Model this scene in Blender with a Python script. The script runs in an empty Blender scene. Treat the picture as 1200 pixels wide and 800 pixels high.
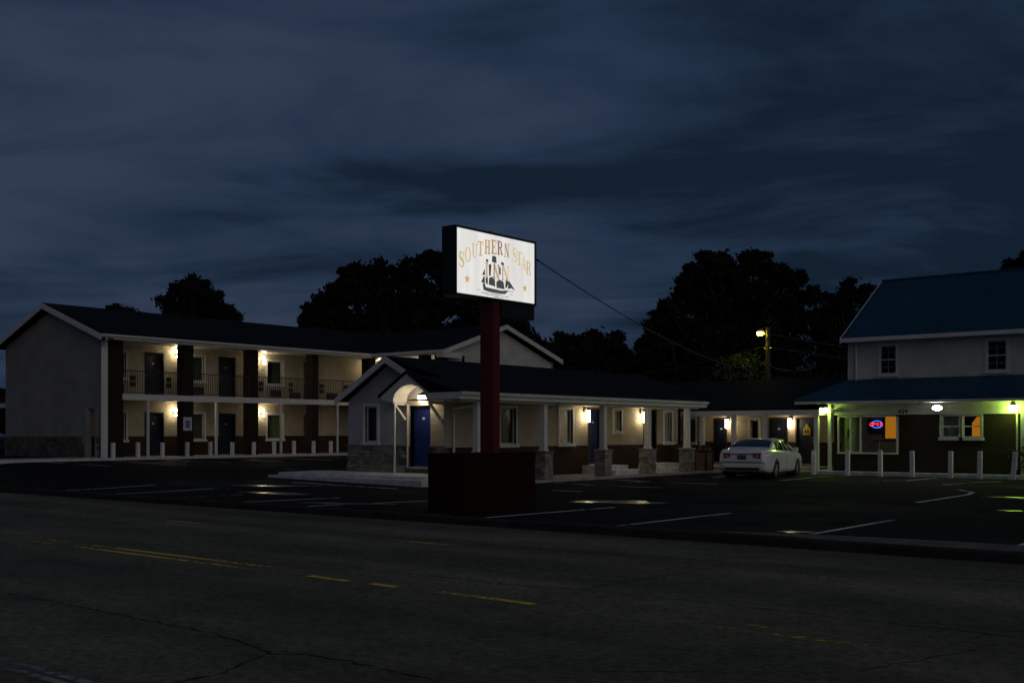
import bpy, bmesh, math, random
import numpy as np
from mathutils import Vector, Matrix, Quaternion
rnd = random.Random(7)
S = bpy.context.scene
COL = S.collection
R = math.radians

# ------------------------------------------------------------------ camera
cam = bpy.data.cameras.new('camera'); camo = bpy.data.objects.new('camera', cam); COL.objects.link(camo)
camo.location = (0, 0, 1.65); camo.rotation_euler = (R(90), 0, R(38.9))
cam.sensor_width = 36; cam.lens = 1290 / 1200 * 36
cam.shift_y = 106 / 1200; cam.clip_start = 0.1; cam.clip_end = 3000
S.camera = camo

# ------------------------------------------------------------------ world: dusk sky under broken cloud
W = bpy.data.worlds.new('World'); S.world = W; W.use_nodes = True
nt = W.node_tree; nt.nodes.clear()
def wn(t, **k):
    n = nt.nodes.new(t)
    for a, b in k.items(): setattr(n, a, b)
    return n
SUN_EL, SUN_AZ = -3.0, 250.0
sky = wn('ShaderNodeTexSky', sky_type='NISHITA', sun_disc=False)
sky.sun_elevation = R(SUN_EL); sky.sun_rotation = R(SUN_AZ)
tc = wn('ShaderNodeTexCoord'); sep = wn('ShaderNodeSeparateXYZ')
nt.links.new(tc.outputs['Generated'], sep.inputs[0])
def wmath(op, a, b):
    n = wn('ShaderNodeMath', operation=op)
    for i, x in enumerate((a, b)):
        if isinstance(x, (int, float)): n.inputs[i].default_value = x
        else: nt.links.new(x, n.inputs[i])
    return n.outputs[0]
zc = wmath('ADD', wmath('MAXIMUM', sep.outputs['Z'], 0.0), 0.11)
cmb = wn('ShaderNodeCombineXYZ')
nt.links.new(wmath('DIVIDE', sep.outputs['X'], zc), cmb.inputs[0]); nt.links.new(wmath('DIVIDE', sep.outputs['Y'], zc), cmb.inputs[1])
mp = wn('ShaderNodeMapping', vector_type='TEXTURE'); mp.inputs['Rotation'].default_value = (0, 0, R(30)); mp.inputs['Scale'].default_value = (1.25, 0.85, 1); mp.inputs['Location'].default_value = (-13.36, -12.64, 0)
nt.links.new(cmb.outputs[0], mp.inputs[0])
def wnoise(scale, det, rough, dist, loc=None):
    n = wn('ShaderNodeTexNoise'); n.inputs['Scale'].default_value = scale; n.inputs['Detail'].default_value = det
    n.inputs['Roughness'].default_value = rough; n.inputs['Distortion'].default_value = dist
    nt.links.new(mp.outputs[0], n.inputs['Vector']); return n.outputs['Fac']
big = wnoise(0.36, 2, 0.5, 0.3); mid = wnoise(1.25, 8, 0.58, 0.45)
fac = wmath('ADD', wmath('MULTIPLY', big, 0.55), wmath('MULTIPLY', mid, 0.47))
cr = wn('ShaderNodeValToRGB'); nt.links.new(fac, cr.inputs[0])
el = cr.color_ramp.elements
el[0].position = 0.435; el[0].color = (0.0055, 0.0140, 0.0280, 1)
el[1].position = 0.60; el[1].color = (0.0300, 0.0440, 0.0800, 1)
e = el.new(0.505); e.color = (0.0150, 0.0290, 0.0590, 1)
bg1 = wn('ShaderNodeBackground'); nt.links.new(cr.outputs[0], bg1.inputs[0]); bg1.inputs[1].default_value = 1.0
bg2 = wn('ShaderNodeBackground'); nt.links.new(sky.outputs[0], bg2.inputs[0]); bg2.inputs[1].default_value = 0.012
ad = wn('ShaderNodeAddShader'); nt.links.new(bg1.outputs[0], ad.inputs[0]); nt.links.new(bg2.outputs[0], ad.inputs[1])
wo = wn('ShaderNodeOutputWorld'); nt.links.new(ad.outputs[0], wo.inputs[0])

# the last of the daylight: one very weak, very soft sun low down the road to the right
sl = bpy.data.lights.new('sun', 'SUN'); sl.energy = 0.33; sl.angle = R(70); sl.color = (1.0, 0.89, 0.77)
so = bpy.data.objects.new('sun', sl); COL.objects.link(so); so.rotation_euler = Vector((0.90, -0.34, 0.27)).to_track_quat('Z', 'Y').to_euler()

vs = S.view_settings; vs.view_transform = 'Standard'; vs.look = 'None'; vs.exposure = 0; vs.gamma = 1; vs.use_curve_mapping = False
S.cycles.use_denoising = True; S.cycles.max_bounces = 6; S.cycles.sample_clamp_indirect = 4.0
S.cycles.use_light_tree = True; S.cycles.caustics_reflective = False; S.cycles.caustics_refractive = False

# ------------------------------------------------------------------ materials
def mat(name, col, rough=0.7, col2=None, nscale=6.0, bump=0.0, bscale=40.0, metal=0.0, spec=0.4, objrand=0.0, coat=0.0, det=5):
    m = bpy.data.materials.new(name); m.use_nodes = True
    n = m.node_tree; p = n.nodes['Principled BSDF']
    p.inputs['Roughness'].default_value = rough; p.inputs['Metallic'].default_value = metal
    p.inputs['Specular IOR Level'].default_value = spec; p.inputs['Coat Weight'].default_value = coat
    c2 = col2 or tuple(c * 0.72 for c in col)
    t = n.nodes.new('ShaderNodeTexCoord'); no = n.nodes.new('ShaderNodeTexNoise')
    no.inputs['Scale'].default_value = nscale; no.inputs['Detail'].default_value = det; no.inputs['Roughness'].default_value = 0.62
    n.links.new(t.outputs['Object'], no.inputs['Vector'])
    mx = n.nodes.new('ShaderNodeMix'); mx.data_type = 'RGBA'
    mr = n.nodes.new('ShaderNodeMapRange'); mr.inputs['From Min'].default_value = 0.36; mr.inputs['From Max'].default_value = 0.66
    n.links.new(no.outputs['Fac'], mr.inputs['Value']); n.links.new(mr.outputs[0], mx.inputs['Factor'])
    mx.inputs['A'].default_value = (*col, 1); mx.inputs['B'].default_value = (*c2, 1)
    last = mx.outputs['Result']
    if objrand:
        oi = n.nodes.new('ShaderNodeObjectInfo'); hs = n.nodes.new('ShaderNodeHueSaturation')
        mr2 = n.nodes.new('ShaderNodeMapRange'); mr2.inputs['To Min'].default_value = 1 - objrand; mr2.inputs['To Max'].default_value = 1 + objrand
        n.links.new(oi.outputs['Random'], mr2.inputs['Value']); n.links.new(mr2.outputs[0], hs.inputs['Value']); n.links.new(last, hs.inputs['Color']); last = hs.outputs[0]
    n.links.new(last, p.inputs['Base Color'])
    if bump:
        nb = n.nodes.new('ShaderNodeTexNoise'); nb.inputs['Scale'].default_value = bscale; nb.inputs['Detail'].default_value = 4
        n.links.new(t.outputs['Object'], nb.inputs['Vector'])
        b = n.nodes.new('ShaderNodeBump'); b.inputs['Strength'].default_value = bump; b.inputs['Distance'].default_value = 0.02
        n.links.new(nb.outputs['Fac'], b.inputs['Height']); n.links.new(b.outputs[0], p.inputs['Normal'])
    return m

def wallmat(name, col, col2, mortar, bw=0.21, bh=0.075, ms=0.008, bump=0.5, rough=0.75, spec=0.3, sq=0.5, patch=0.25, noise=None):
    """coursed masonry / siding: runs along (x+y, z), so it fits every wall on the site grid"""
    m = bpy.data.materials.new(name); m.use_nodes = True
    n = m.node_tree; p = n.nodes['Principled BSDF']; p.inputs['Roughness'].default_value = rough; p.inputs['Specular IOR Level'].default_value = spec
    g = n.nodes.new('ShaderNodeNewGeometry'); s = n.nodes.new('ShaderNodeSeparateXYZ'); n.links.new(g.outputs['Position'], s.inputs[0])
    a = n.nodes.new('ShaderNodeMath'); a.operation = 'ADD'; n.links.new(s.outputs[0], a.inputs[0]); n.links.new(s.outputs[1], a.inputs[1])
    c = n.nodes.new('ShaderNodeCombineXYZ'); n.links.new(a.outputs[0], c.inputs[0]); n.links.new(s.outputs[2], c.inputs[1])
    b = n.nodes.new('ShaderNodeTexBrick'); n.links.new(c.outputs[0], b.inputs['Vector']); b.offset = sq
    b.inputs['Color1'].default_value = (*col, 1); b.inputs['Color2'].default_value = (*col2, 1); b.inputs['Mortar'].default_value = (*mortar, 1)
    b.inputs['Scale'].default_value = 1; b.inputs['Mortar Size'].default_value = ms; b.inputs['Mortar Smooth'].default_value = 0.3
    b.inputs['Brick Width'].default_value = bw; b.inputs['Row Height'].default_value = bh; b.inputs['Bias'].default_value = 0
    no = n.nodes.new('ShaderNodeTexNoise'); no.inputs['Scale'].default_value = 1.1; no.inputs['Detail'].default_value = 6; n.links.new(g.outputs['Position'], no.inputs['Vector'])
    mr = n.nodes.new('ShaderNodeMapRange'); mr.inputs['From Min'].default_value = 0.3; mr.inputs['From Max'].default_value = 0.7
    mr.inputs['To Min'].default_value = 1 - patch; mr.inputs['To Max'].default_value = 1 + patch * 0.4; n.links.new(no.outputs['Fac'], mr.inputs[0])
    mu = n.nodes.new('ShaderNodeMix'); mu.data_type = 'RGBA'; mu.blend_type = 'MULTIPLY'; mu.inputs['Factor'].default_value = 1
    n.links.new(b.outputs['Color'], mu.inputs['A']); n.links.new(mr.outputs[0], mu.inputs['B']); n.links.new(mu.outputs['Result'], p.inputs['Base Color'])
    n2 = n.nodes.new('ShaderNodeTexNoise'); n2.inputs['Scale'].default_value = 25; n2.inputs['Detail'].default_value = 3; n.links.new(g.outputs['Position'], n2.inputs['Vector'])
    iv = n.nodes.new('ShaderNodeMath'); iv.operation = 'MULTIPLY_ADD'; iv.inputs[1].default_value = -1.0; n.links.new(b.outputs['Fac'], iv.inputs[0])
    sc = n.nodes.new('ShaderNodeMath'); sc.operation = 'MULTIPLY'; sc.inputs[1].default_value = 0.5; n.links.new(n2.outputs['Fac'], sc.inputs[0]); n.links.new(sc.outputs[0], iv.inputs[2])
    bp = n.nodes.new('ShaderNodeBump'); bp.inputs['Strength'].default_value = bump; bp.inputs['Distance'].default_value = 0.03
    n.links.new(iv.outputs[0], bp.inputs['Height']); n.links.new(bp.outputs[0], p.inputs['Normal'])
    return m

def emit(name, col, strength):
    m = bpy.data.materials.new(name); m.use_nodes = True; n = m.node_tree; n.nodes.clear()
    e = n.nodes.new('ShaderNodeEmission'); e.inputs[0].default_value = (*col, 1); e.inputs[1].default_value = strength
    o = n.nodes.new('ShaderNodeOutputMaterial'); n.links.new(e.outputs[0], o.inputs[0]); return m

def glassmat(name, tint=(0.9, 0.95, 0.92), ior=1.34):
    m = bpy.data.materials.new(name); m.use_nodes = True; n = m.node_tree; n.nodes.clear()
    t = n.nodes.new('ShaderNodeBsdfTransparent'); t.inputs[0].default_value = (*tint, 1)
    g = n.nodes.new('ShaderNodeBsdfGlossy'); g.inputs['Roughness'].default_value = 0.10
    f = n.nodes.new('ShaderNodeFresnel'); f.inputs[0].default_value = ior
    x = n.nodes.new('ShaderNodeMixShader'); n.links.new(f.outputs[0], x.inputs[0]); n.links.new(t.outputs[0], x.inputs[1]); n.links.new(g.outputs[0], x.inputs[2])
    o = n.nodes.new('ShaderNodeOutputMaterial'); n.links.new(x.outputs[0], o.inputs[0]); return m

def asphalt(name, c1, c2, rough, patchscale, wet=0.0, speck=90, longdir=True, spec=0.2):
    m = bpy.data.materials.new(name); m.use_nodes = True; n = m.node_tree; p = n.nodes['Principled BSDF']
    g = n.nodes.new('ShaderNodeNewGeometry')
    def noise(s, d, r, sc=None):
        q = n.nodes.new('ShaderNodeTexNoise'); q.inputs['Scale'].default_value = s; q.inputs['Detail'].default_value = d; q.inputs['Roughness'].default_value = r
        if sc:
            k = n.nodes.new('ShaderNodeMapping'); k.inputs['Scale'].default_value = sc; n.links.new(g.outputs['Position'], k.inputs[0]); n.links.new(k.outputs[0], q.inputs['Vector'])
        else: n.links.new(g.outputs['Position'], q.inputs['Vector'])
        return q.outputs['Fac']
    a = noise(patchscale, 7, 0.6, (0.25, 1.0, 1.0) if longdir else None); b = noise(speck, 2, 0.6)
    ad = n.nodes.new('ShaderNodeMath'); ad.operation = 'MULTIPLY_ADD'; ad.inputs[1].default_value = 0.35; n.links.new(b, ad.inputs[0]); n.links.new(a, ad.inputs[2])
    r = n.nodes.new('ShaderNodeMapRange'); r.inputs['From Min'].default_value = 0.45; r.inputs['From Max'].default_value = 0.9; n.links.new(ad.outputs[0], r.inputs[0])
    x = n.nodes.new('ShaderNodeMix'); x.data_type = 'RGBA'; x.inputs['A'].default_value = (*c1, 1); x.inputs['B'].default_value = (*c2, 1)
    n.links.new(r.outputs[0], x.inputs['Factor']); n.links.new(x.outputs['Result'], p.inputs['Base Color'])
    p.inputs['Roughness'].default_value = rough; p.inputs['Specular IOR Level'].default_value = spec
    if wet:
        w = noise(0.16, 5, 0.6); q = n.nodes.new('ShaderNodeMapRange'); q.inputs['From Min'].default_value = 0.50; q.inputs['From Max'].default_value = 0.60
        q.inputs['To Min'].default_value = rough; q.inputs['To Max'].default_value = rough - wet; n.links.new(w, q.inputs[0]); n.links.new(q.outputs[0], p.inputs['Roughness'])
    if longdir:                                             # aggregate, wheel tracks and stains along the lanes
        tr = noise(1.0, 3, 0.5, (0.015, 0.75, 1.0)); ag = noise(13, 4, 0.75); st = noise(0.8, 6, 0.7)
        last = x.outputs['Result']
        for src, lo, hi, f0, f1 in ((tr, 0.78, 1.12, 0.38, 0.62), (ag, 0.55, 1.42, 0.34, 0.66), (st, 0.80, 1.06, 0.36, 0.56)):
            q = n.nodes.new('ShaderNodeMapRange'); q.inputs['From Min'].default_value = f0; q.inputs['From Max'].default_value = f1; q.inputs['To Min'].default_value = lo; q.inputs['To Max'].default_value = hi; n.links.new(src, q.inputs[0])
            k = n.nodes.new('ShaderNodeMix'); k.data_type = 'RGBA'; k.blend_type = 'MULTIPLY'; k.inputs['Factor'].default_value = 1; n.links.new(last, k.inputs['A']); n.links.new(q.outputs[0], k.inputs['B']); last = k.outputs['Result']
        n.links.new(last, p.inputs['Base Color'])
    bp = n.nodes.new('ShaderNodeBump'); bp.inputs['Strength'].default_value = 0.5; bp.inputs['Distance'].default_value = 0.01
    n.links.new(b, bp.inputs['Height']); n.links.new(bp.outputs[0], p.inputs['Normal'])
    return m

def paintmat(name, col, thresh=0.5, scale=9.0, rough=0.6):
    """worn road paint: patches are worn through to the asphalt below"""
    m = bpy.data.materials.new(name); m.use_nodes = True; n = m.node_tree; p = n.nodes['Principled BSDF']
    p.inputs['Base Color'].default_value = (*col, 1); p.inputs['Roughness'].default_value = rough
    g = n.nodes.new('ShaderNodeNewGeometry'); q = n.nodes.new('ShaderNodeTexNoise'); q.inputs['Scale'].default_value = scale; q.inputs['Detail'].default_value = 6; q.inputs['Roughness'].default_value = 0.7
    n.links.new(g.outputs['Position'], q.inputs['Vector'])
    q2 = n.nodes.new('ShaderNodeTexNoise'); q2.inputs['Scale'].default_value = 0.45; q2.inputs['Detail'].default_value = 3; n.links.new(g.outputs['Position'], q2.inputs['Vector'])
    ad = n.nodes.new('ShaderNodeMath'); ad.operation = 'ADD'; n.links.new(q.outputs['Fac'], ad.inputs[0]); n.links.new(q2.outputs['Fac'], ad.inputs[1])
    r = n.nodes.new('ShaderNodeMapRange'); r.inputs['From Min'].default_value = 2 * thresh - 0.06; r.inputs['From Max'].default_value = 2 * thresh + 0.06; n.links.new(ad.outputs[0], r.inputs[0])
    n.links.new(r.outputs[0], p.inputs['Alpha']); return m

M = {}
M['white'] = mat('white_paint', (0.72, 0.72, 0.70), 0.5, (0.60, 0.59, 0.56), 3, 0.15, 60)
M['trim'] = mat('trim_paint', (0.70, 0.70, 0.69), 0.45, (0.62, 0.61, 0.58), 2)
M['post'] = mat('white_timber', (0.80, 0.81, 0.82), 0.6, (0.64, 0.64, 0.63), 5, 0.3, 30, objrand=0.1)
M['concrete'] = mat('painted_concrete', (0.42, 0.41, 0.39), 0.8, (0.28, 0.27, 0.25), 3, 0.4, 50)
M['kerbwhite'] = mat('kerb_paint', (0.68, 0.69, 0.70), 0.7, (0.48, 0.48, 0.47), 4, 0.4, 40)
M['kerb'] = mat('kerb_concrete', (0.045, 0.043, 0.038), 0.9, (0.022, 0.021, 0.019), 3, 0.5, 30, spec=0.1)
M['apron'] = mat('apron_concrete', (0.19, 0.18, 0.155), 0.9, (0.10, 0.095, 0.083), 3, 0.5, 30, spec=0.1)
M['cream'] = wallmat('cream_painted_brick', (0.58, 0.51, 0.38), (0.52, 0.46, 0.34), (0.42, 0.37, 0.27), bump=0.8)
M['brown'] = wallmat('brown_brick', (0.060, 0.026, 0.014), (0.042, 0.018, 0.010), (0.028, 0.016, 0.011), bump=0.8)
M['pier'] = wallmat('dark_red_brick', (0.030, 0.012, 0.009), (0.020, 0.009, 0.007), (0.012, 0.007, 0.006), bump=0.8)
M['gable'] = wallmat('painted_block', (0.30, 0.285, 0.27), (0.285, 0.27, 0.255), (0.255, 0.245, 0.23), bw=0.4, bh=0.2, ms=0.006, bump=0.35, patch=0.2)
M['siding'] = wallmat('lap_siding', (0.60, 0.585, 0.57), (0.585, 0.57, 0.555), (0.48, 0.47, 0.46), bw=6.0, bh=0.13, ms=0.007, bump=0.35, patch=0.18)
M['office'] = wallmat('office_siding', (0.46, 0.46, 0.47), (0.45, 0.45, 0.46), (0.36, 0.36, 0.37), bw=7.0, bh=0.115, ms=0.006, bump=0.25, patch=0.15)
M['barbrick'] = wallmat('bar_brick', (0.040, 0.024, 0.014), (0.026, 0.015, 0.009), (0.018, 0.012, 0.008), bump=0.9)
M['shingle'] = wallmat('roof_shingle', (0.017, 0.017, 0.021), (0.010, 0.010, 0.013), (0.005, 0.005, 0.007), bw=0.3, bh=0.05, ms=0.006, bump=0.6, patch=0.35, spec=0.08)
M['blueroof'] = mat('blue_metal_roof', (0.005, 0.056, 0.100), 0.5, (0.004, 0.044, 0.082), 0.7, spec=0.25)
M['stone'] = mat('ledge_stone', (0.30, 0.27, 0.23), 0.85, (0.17, 0.15, 0.13), 4, 0.8, 18, objrand=0.4)
M['stonedark'] = mat('dark_ledge_stone', (0.15, 0.135, 0.115), 0.9, (0.055, 0.05, 0.043), 2.2, 0.8, 12)
M['mortar'] = mat('mortar', (0.12, 0.11, 0.10), 0.9)
M['door'] = mat('blue_door', (0.010, 0.028, 0.16), 0.4, (0.008, 0.022, 0.13), 3, spec=0.5)
M['roomdoor'] = mat('room_door_blue', (0.006, 0.014, 0.075), 0.4, (0.005, 0.011, 0.06), 3, spec=0.4)
M['navy'] = mat('navy_door', (0.006, 0.011, 0.034), 0.45, (0.004, 0.008, 0.026), 3, spec=0.5)
M['doorframe'] = mat('brown_frame', (0.085, 0.038, 0.018), 0.5, (0.06, 0.027, 0.013), 5)
M['metal'] = mat('dull_metal', (0.45, 0.44, 0.42), 0.35, metal=0.9)
M['blackmetal'] = mat('black_metal', (0.012, 0.012, 0.012), 0.45)
M['rail'] = mat('dark_rail', (0.045, 0.032, 0.022), 0.5)
M['curtain'] = mat('green_curtain', (0.14, 0.17, 0.08), 0.9, (0.10, 0.12, 0.06), 9)
M['curtain2'] = mat('grey_curtain', (0.26, 0.25, 0.21), 0.9, (0.18, 0.17, 0.14), 9)
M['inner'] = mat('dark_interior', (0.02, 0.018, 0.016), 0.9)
M['glass'] = glassmat('window_glass')
M['ac'] = mat('air_conditioner', (0.05, 0.045, 0.04), 0.6)
M['road'] = asphalt('road_asphalt', (0.090, 0.077, 0.048), (0.225, 0.196, 0.130), 0.85, 0.55)
M['lot'] = asphalt('lot_asphalt', (0.006, 0.006, 0.007), (0.020, 0.019, 0.018), 0.90, 0.5, wet=0.22, spec=0.06, longdir=False)
M['yellow'] = paintmat('worn_yellow', (0.85, 0.57, 0.03), 0.495)
M['yellow2'] = paintmat('faded_yellow', (0.6, 0.40, 0.03), 0.545)
M['yellow3'] = paintmat('sound_yellow', (0.85, 0.57, 0.03), 0.42)
M['linewhite'] = paintmat('worn_white', (0.78, 0.78, 0.77), 0.45, 6)
M['edgewhite'] = paintmat('faded_edge_line', (0.30, 0.30, 0.28), 0.46, 6)
M['crack'] = mat('crack', (0.012, 0.011, 0.010), 0.95)
M['water'] = mat('puddle_water', (0.006, 0.006, 0.006), 0.24, (0.005, 0.005, 0.005), spec=0.4)
M['grass'] = mat('grass_ground', (0.028, 0.034, 0.014), 0.95, (0.018, 0.020, 0.010), 0.6, 0.6, 8)
M['bark'] = mat('bark', (0.06, 0.045, 0.032), 0.9, (0.035, 0.026, 0.02), 8, 0.8, 12)
M['pole'] = mat('pole_wood', (0.12, 0.09, 0.06), 0.85, (0.07, 0.05, 0.035), 6, 0.5, 15)
M['wire'] = mat('cable', (0.10, 0.10, 0.09), 0.6)
M['signblack'] = mat('sign_black', (0.012, 0.011, 0.010), 0.5)
M['signred'] = mat('sign_red', (0.125, 0.005, 0.006), 0.42, (0.095, 0.004, 0.005), 2)
M['signbrick'] = mat('sign_brick', (0.030, 0.007, 0.005), 0.9, (0.014, 0.004, 0.003), 7, 0.6, 30, spec=0.1)
M['signmortar'] = mat('sign_mortar', (0.075, 0.044, 0.036), 0.95, spec=0.1)
M['carpaint'] = mat('white_car_paint', (0.80, 0.81, 0.83), 0.25, (0.78, 0.79, 0.81), 1, spec=0.5, coat=0.8)
M['carglass'] = mat('car_glass', (0.006, 0.007, 0.008), 0.04, (0.005, 0.006, 0.007), spec=0.6)
M['tyre'] = mat('tyre_rubber', (0.012, 0.012, 0.012), 0.85)
M['rim'] = mat('alloy_rim', (0.35, 0.35, 0.36), 0.35, metal=0.8)
M['tail'] = mat('tail_lamp', (0.22, 0.012, 0.010), 0.15, (0.18, 0.010, 0.008), 3, spec=0.6)
M['clearlens'] = mat('reverse_lens', (0.55, 0.42, 0.34), 0.15, spec=0.6)
M['plate'] = mat('number_plate', (0.06, 0.08, 0.14), 0.5)
M['chrome'] = mat('chrome', (0.5, 0.5, 0.5), 0.15, metal=1.0)
M['notice'] = mat('yellow_notice', (0.50, 0.36, 0.02), 0.6)
M['signwhite'] = mat('plate_white', (0.62, 0.63, 0.66), 0.5)
M['signblue'] = mat('plate_blue', (0.02, 0.06, 0.25), 0.5)
M['binpanel'] = mat('aggregate_panel', (0.17, 0.10, 0.075), 0.9, (0.07, 0.045, 0.035), 22, 0.8, 40)
M['bindark'] = mat('bin_lid', (0.016, 0.014, 0.012), 0.5)
M['leafA'] = mat('leaf_dark', (0.016, 0.023, 0.010), 0.8, (0.009, 0.013, 0.006), 0.5, spec=0.1)
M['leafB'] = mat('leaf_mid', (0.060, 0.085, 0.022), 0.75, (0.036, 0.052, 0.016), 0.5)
M['needle'] = mat('pine_needle', (0.014, 0.020, 0.011), 0.85, (0.008, 0.012, 0.007), 0.5, spec=0.1)
M['lampwarm'] = emit('lamp_warm', (1.0, 0.82, 0.52), 24)
M['lampbulb'] = emit('lamp_bulb', (1.0, 0.82, 0.52), 75)
M['lampporch'] = emit('lamp_porch', (1.0, 0.82, 0.55), 36)
M['lampgreen'] = emit('lamp_green', (0.62, 1.0, 0.14), 36)
M['lampflood'] = emit('lamp_flood', (1.0, 0.95, 0.76), 110)
M['lampstreet'] = emit('lamp_street', (1.0, 0.82, 0.04), 32)
M['signface'] = emit('sign_face', (1.0, 0.985, 0.95), 0.78)
def tube_lit(m):
    n = m.node_tree; e = [q for q in n.nodes if q.type == 'EMISSION'][0]; g = n.nodes.new('ShaderNodeNewGeometry'); w = n.nodes.new('ShaderNodeTexNoise'); w.inputs['Scale'].default_value = 1.6; w.inputs['Detail'].default_value = 3
    k = n.nodes.new('ShaderNodeMapping'); k.inputs['Scale'].default_value = (1, 2.2, 0.5); n.links.new(g.outputs['Position'], k.inputs[0]); n.links.new(k.outputs[0], w.inputs['Vector'])
    q = n.nodes.new('ShaderNodeMapRange'); q.inputs['From Min'].default_value = 0.3; q.inputs['From Max'].default_value = 0.7; q.inputs['To Min'].default_value = 0.70; q.inputs['To Max'].default_value = 0.84
    n.links.new(w.outputs['Fac'], q.inputs[0]); n.links.new(q.outputs[0], e.inputs[1])
tube_lit(M['signface'])
M['neonred'] = emit('neon_red', (1.0, 0.02, 0.035), 2.6)
M['neonblue'] = emit('neon_blue', (0.02, 0.16, 1.0), 2.2)
M['orange'] = emit('lit_blind', (1.0, 0.34, 0.02), 0.34)

# ------------------------------------------------------------------ geometry helpers
class MB:
    def __init__(s): s.v = []; s.f = []
    def add(s, vs, fs):
        o = len(s.v); s.v += [tuple(p) for p in vs]; s.f += [tuple(i + o for i in f) for f in fs]; return s
    def box(s, x0, x1, y0, y1, z0, z1):
        x0, x1 = min(x0, x1), max(x0, x1); y0, y1 = min(y0, y1), max(y0, y1); z0, z1 = min(z0, z1), max(z0, z1)
        return s.add([(x0, y0, z0), (x1, y0, z0), (x1, y1, z0), (x0, y1, z0), (x0, y0, z1), (x1, y0, z1), (x1, y1, z1), (x0, y1, z1)],
                     [(0, 3, 2, 1), (4, 5, 6, 7), (0, 1, 5, 4), (1, 2, 6, 5), (2, 3, 7, 6), (3, 0, 4, 7)])
    def cbox(s, x0, x1, y0, y1, z0, z1, c=0.02):
        """box with a chamfered top"""
        return s.box(x0, x1, y0, y1, z0, z1 - c).add(
            [(x0, y0, z1 - c), (x1, y0, z1 - c), (x1, y1, z1 - c), (x0, y1, z1 - c), (x0 + c, y0 + c, z1), (x1 - c, y0 + c, z1), (x1 - c, y1 - c, z1), (x0 + c, y1 - c, z1)],
            [(4, 5, 6, 7), (0, 1, 5, 4), (1, 2, 6, 5), (2, 3, 7, 6), (3, 0, 4, 7)])
    def prism(s, poly, axis, a0, a1):
        """polygon in the two other axes, extruded along axis 0/1/2"""
        n = len(poly)
        def P(u, v, a): return (a, u, v) if axis == 0 else ((u, a, v) if axis == 1 else (u, v, a))
        vs = [P(u, v, a0) for u, v in poly] + [P(u, v, a1) for u, v in poly]
        return s.add(vs, [tuple(range(n)), tuple(range(2 * n - 1, n - 1, -1))] + [(i, (i + 1) % n, n + (i + 1) % n, n + i) for i in range(n)])
    def tube(s, pts, r, n=6, caps=True):
        pts = [Vector(p) for p in pts]; rs = r if isinstance(r, (list, tuple)) else [r] * len(pts); vs = []; fs = []
        for i, p in enumerate(pts):
            d = (pts[min(i + 1, len(pts) - 1)] - pts[max(i - 1, 0)]).normalized()
            a = d.cross(Vector((0, 0, 1)) if abs(d.z) < 0.9 else Vector((1, 0, 0))).normalized(); b = d.cross(a)
            for k in range(n):
                t = 2 * math.pi * k / n; vs.append(p + (a * math.cos(t) + b * math.sin(t)) * rs[i])
        for i in range(len(pts) - 1):
            for k in range(n): fs.append((i * n + k, i * n + (k + 1) % n, (i + 1) * n + (k + 1) % n, (i + 1) * n + k))
        if caps: fs += [tuple(range(n - 1, -1, -1)), tuple(range((len(pts) - 1) * n, len(pts) * n))]
        return s.add(vs, fs)
    def lathe(s, prof, c, n=16, axis=2):
        vs = []; fs = []
        for r, h in prof:
            for k in range(n):
                t = 2 * math.pi * k / n; a, b = r * math.cos(t), r * math.sin(t)
                vs.append((c[0] + a, c[1] + b, c[2] + h) if axis == 2 else ((c[0] + h, c[1] + a, c[2] + b) if axis == 0 else (c[0] + a, c[1] + h, c[2] + b)))
        for i in range(len(prof) - 1):
            for k in range(n): fs.append((i * n + k, i * n + (k + 1) % n, (i + 1) * n + (k + 1) % n, (i + 1) * n + k))
        fs += [tuple(range(n - 1, -1, -1)), tuple(range((len(prof) - 1) * n, len(prof) * n))]
        return s.add(vs, fs)
    def grid(s, us, zs, holes, put):
        """boxes for the cells of a wall that are not inside a hole"""
        us = sorted(set(list(us) + [h[i] for h in holes for i in (0, 1) if us[0] < h[i] < us[-1]]))
        zs = sorted(set(list(zs) + [h[i] for h in holes for i in (2, 3) if zs[0] < h[i] < zs[-1]]))
        for i in range(len(us) - 1):
            z = 0
            while z < len(zs) - 1:
                cu = (us[i] + us[i + 1]) / 2
                def inh(k): return any(h[0] < cu < h[1] and h[2] < (zs[k] + zs[k + 1]) / 2 < h[3] for h in holes)
                if inh(z): z += 1; continue
                e = z
                while e + 1 < len(zs) - 1 and not inh(e + 1): e += 1
                put(us[i], us[i + 1], zs[z], zs[e + 1]); z = e + 1
        return s
    def build(s, name, m, parent=None, smooth=False, kind=None):
        org = Vector((0, 0, 0)); q = parent
        while q is not None: org += q.location; q = q.parent
        me = bpy.data.meshes.new(name); me.from_pydata([(p[0] - org.x, p[1] - org.y, p[2] - org.z) for p in s.v], [], s.f); me.validate()
        bm = bmesh.new(); bm.from_mesh(me); bmesh.ops.recalc_face_normals(bm, faces=bm.faces); bm.to_mesh(me); bm.free()
        if smooth:
            for p in me.polygons: p.use_smooth = True
        me.materials.append(M[m] if isinstance(m, str) else m)
        o = bpy.data.objects.new(name, me); COL.objects.link(o); o.parent = parent
        if kind: o['kind'] = kind
        return o

def thing(name, label, cat, loc=(0, 0, 0), group=None, rz=0):
    o = bpy.data.objects.new(name, None); COL.objects.link(o); o.location = loc; o.rotation_euler = (0, 0, rz); o.empty_display_size = 0.3
    o['label'] = label; o['category'] = cat
    if group: o['group'] = group
    return o
def tag(o, label, cat, group=None):
    o['label'] = label; o['category'] = cat
    if group: o['group'] = group
    return o
def copy_tree(o, parent=None):
    c = o.copy(); COL.objects.link(c); c.parent = parent
    for ch in [x for x in bpy.data.objects if x.parent == o]: copy_tree(ch, c)
    return c
def structure(o): o['kind'] = 'structure'; return o

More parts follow.
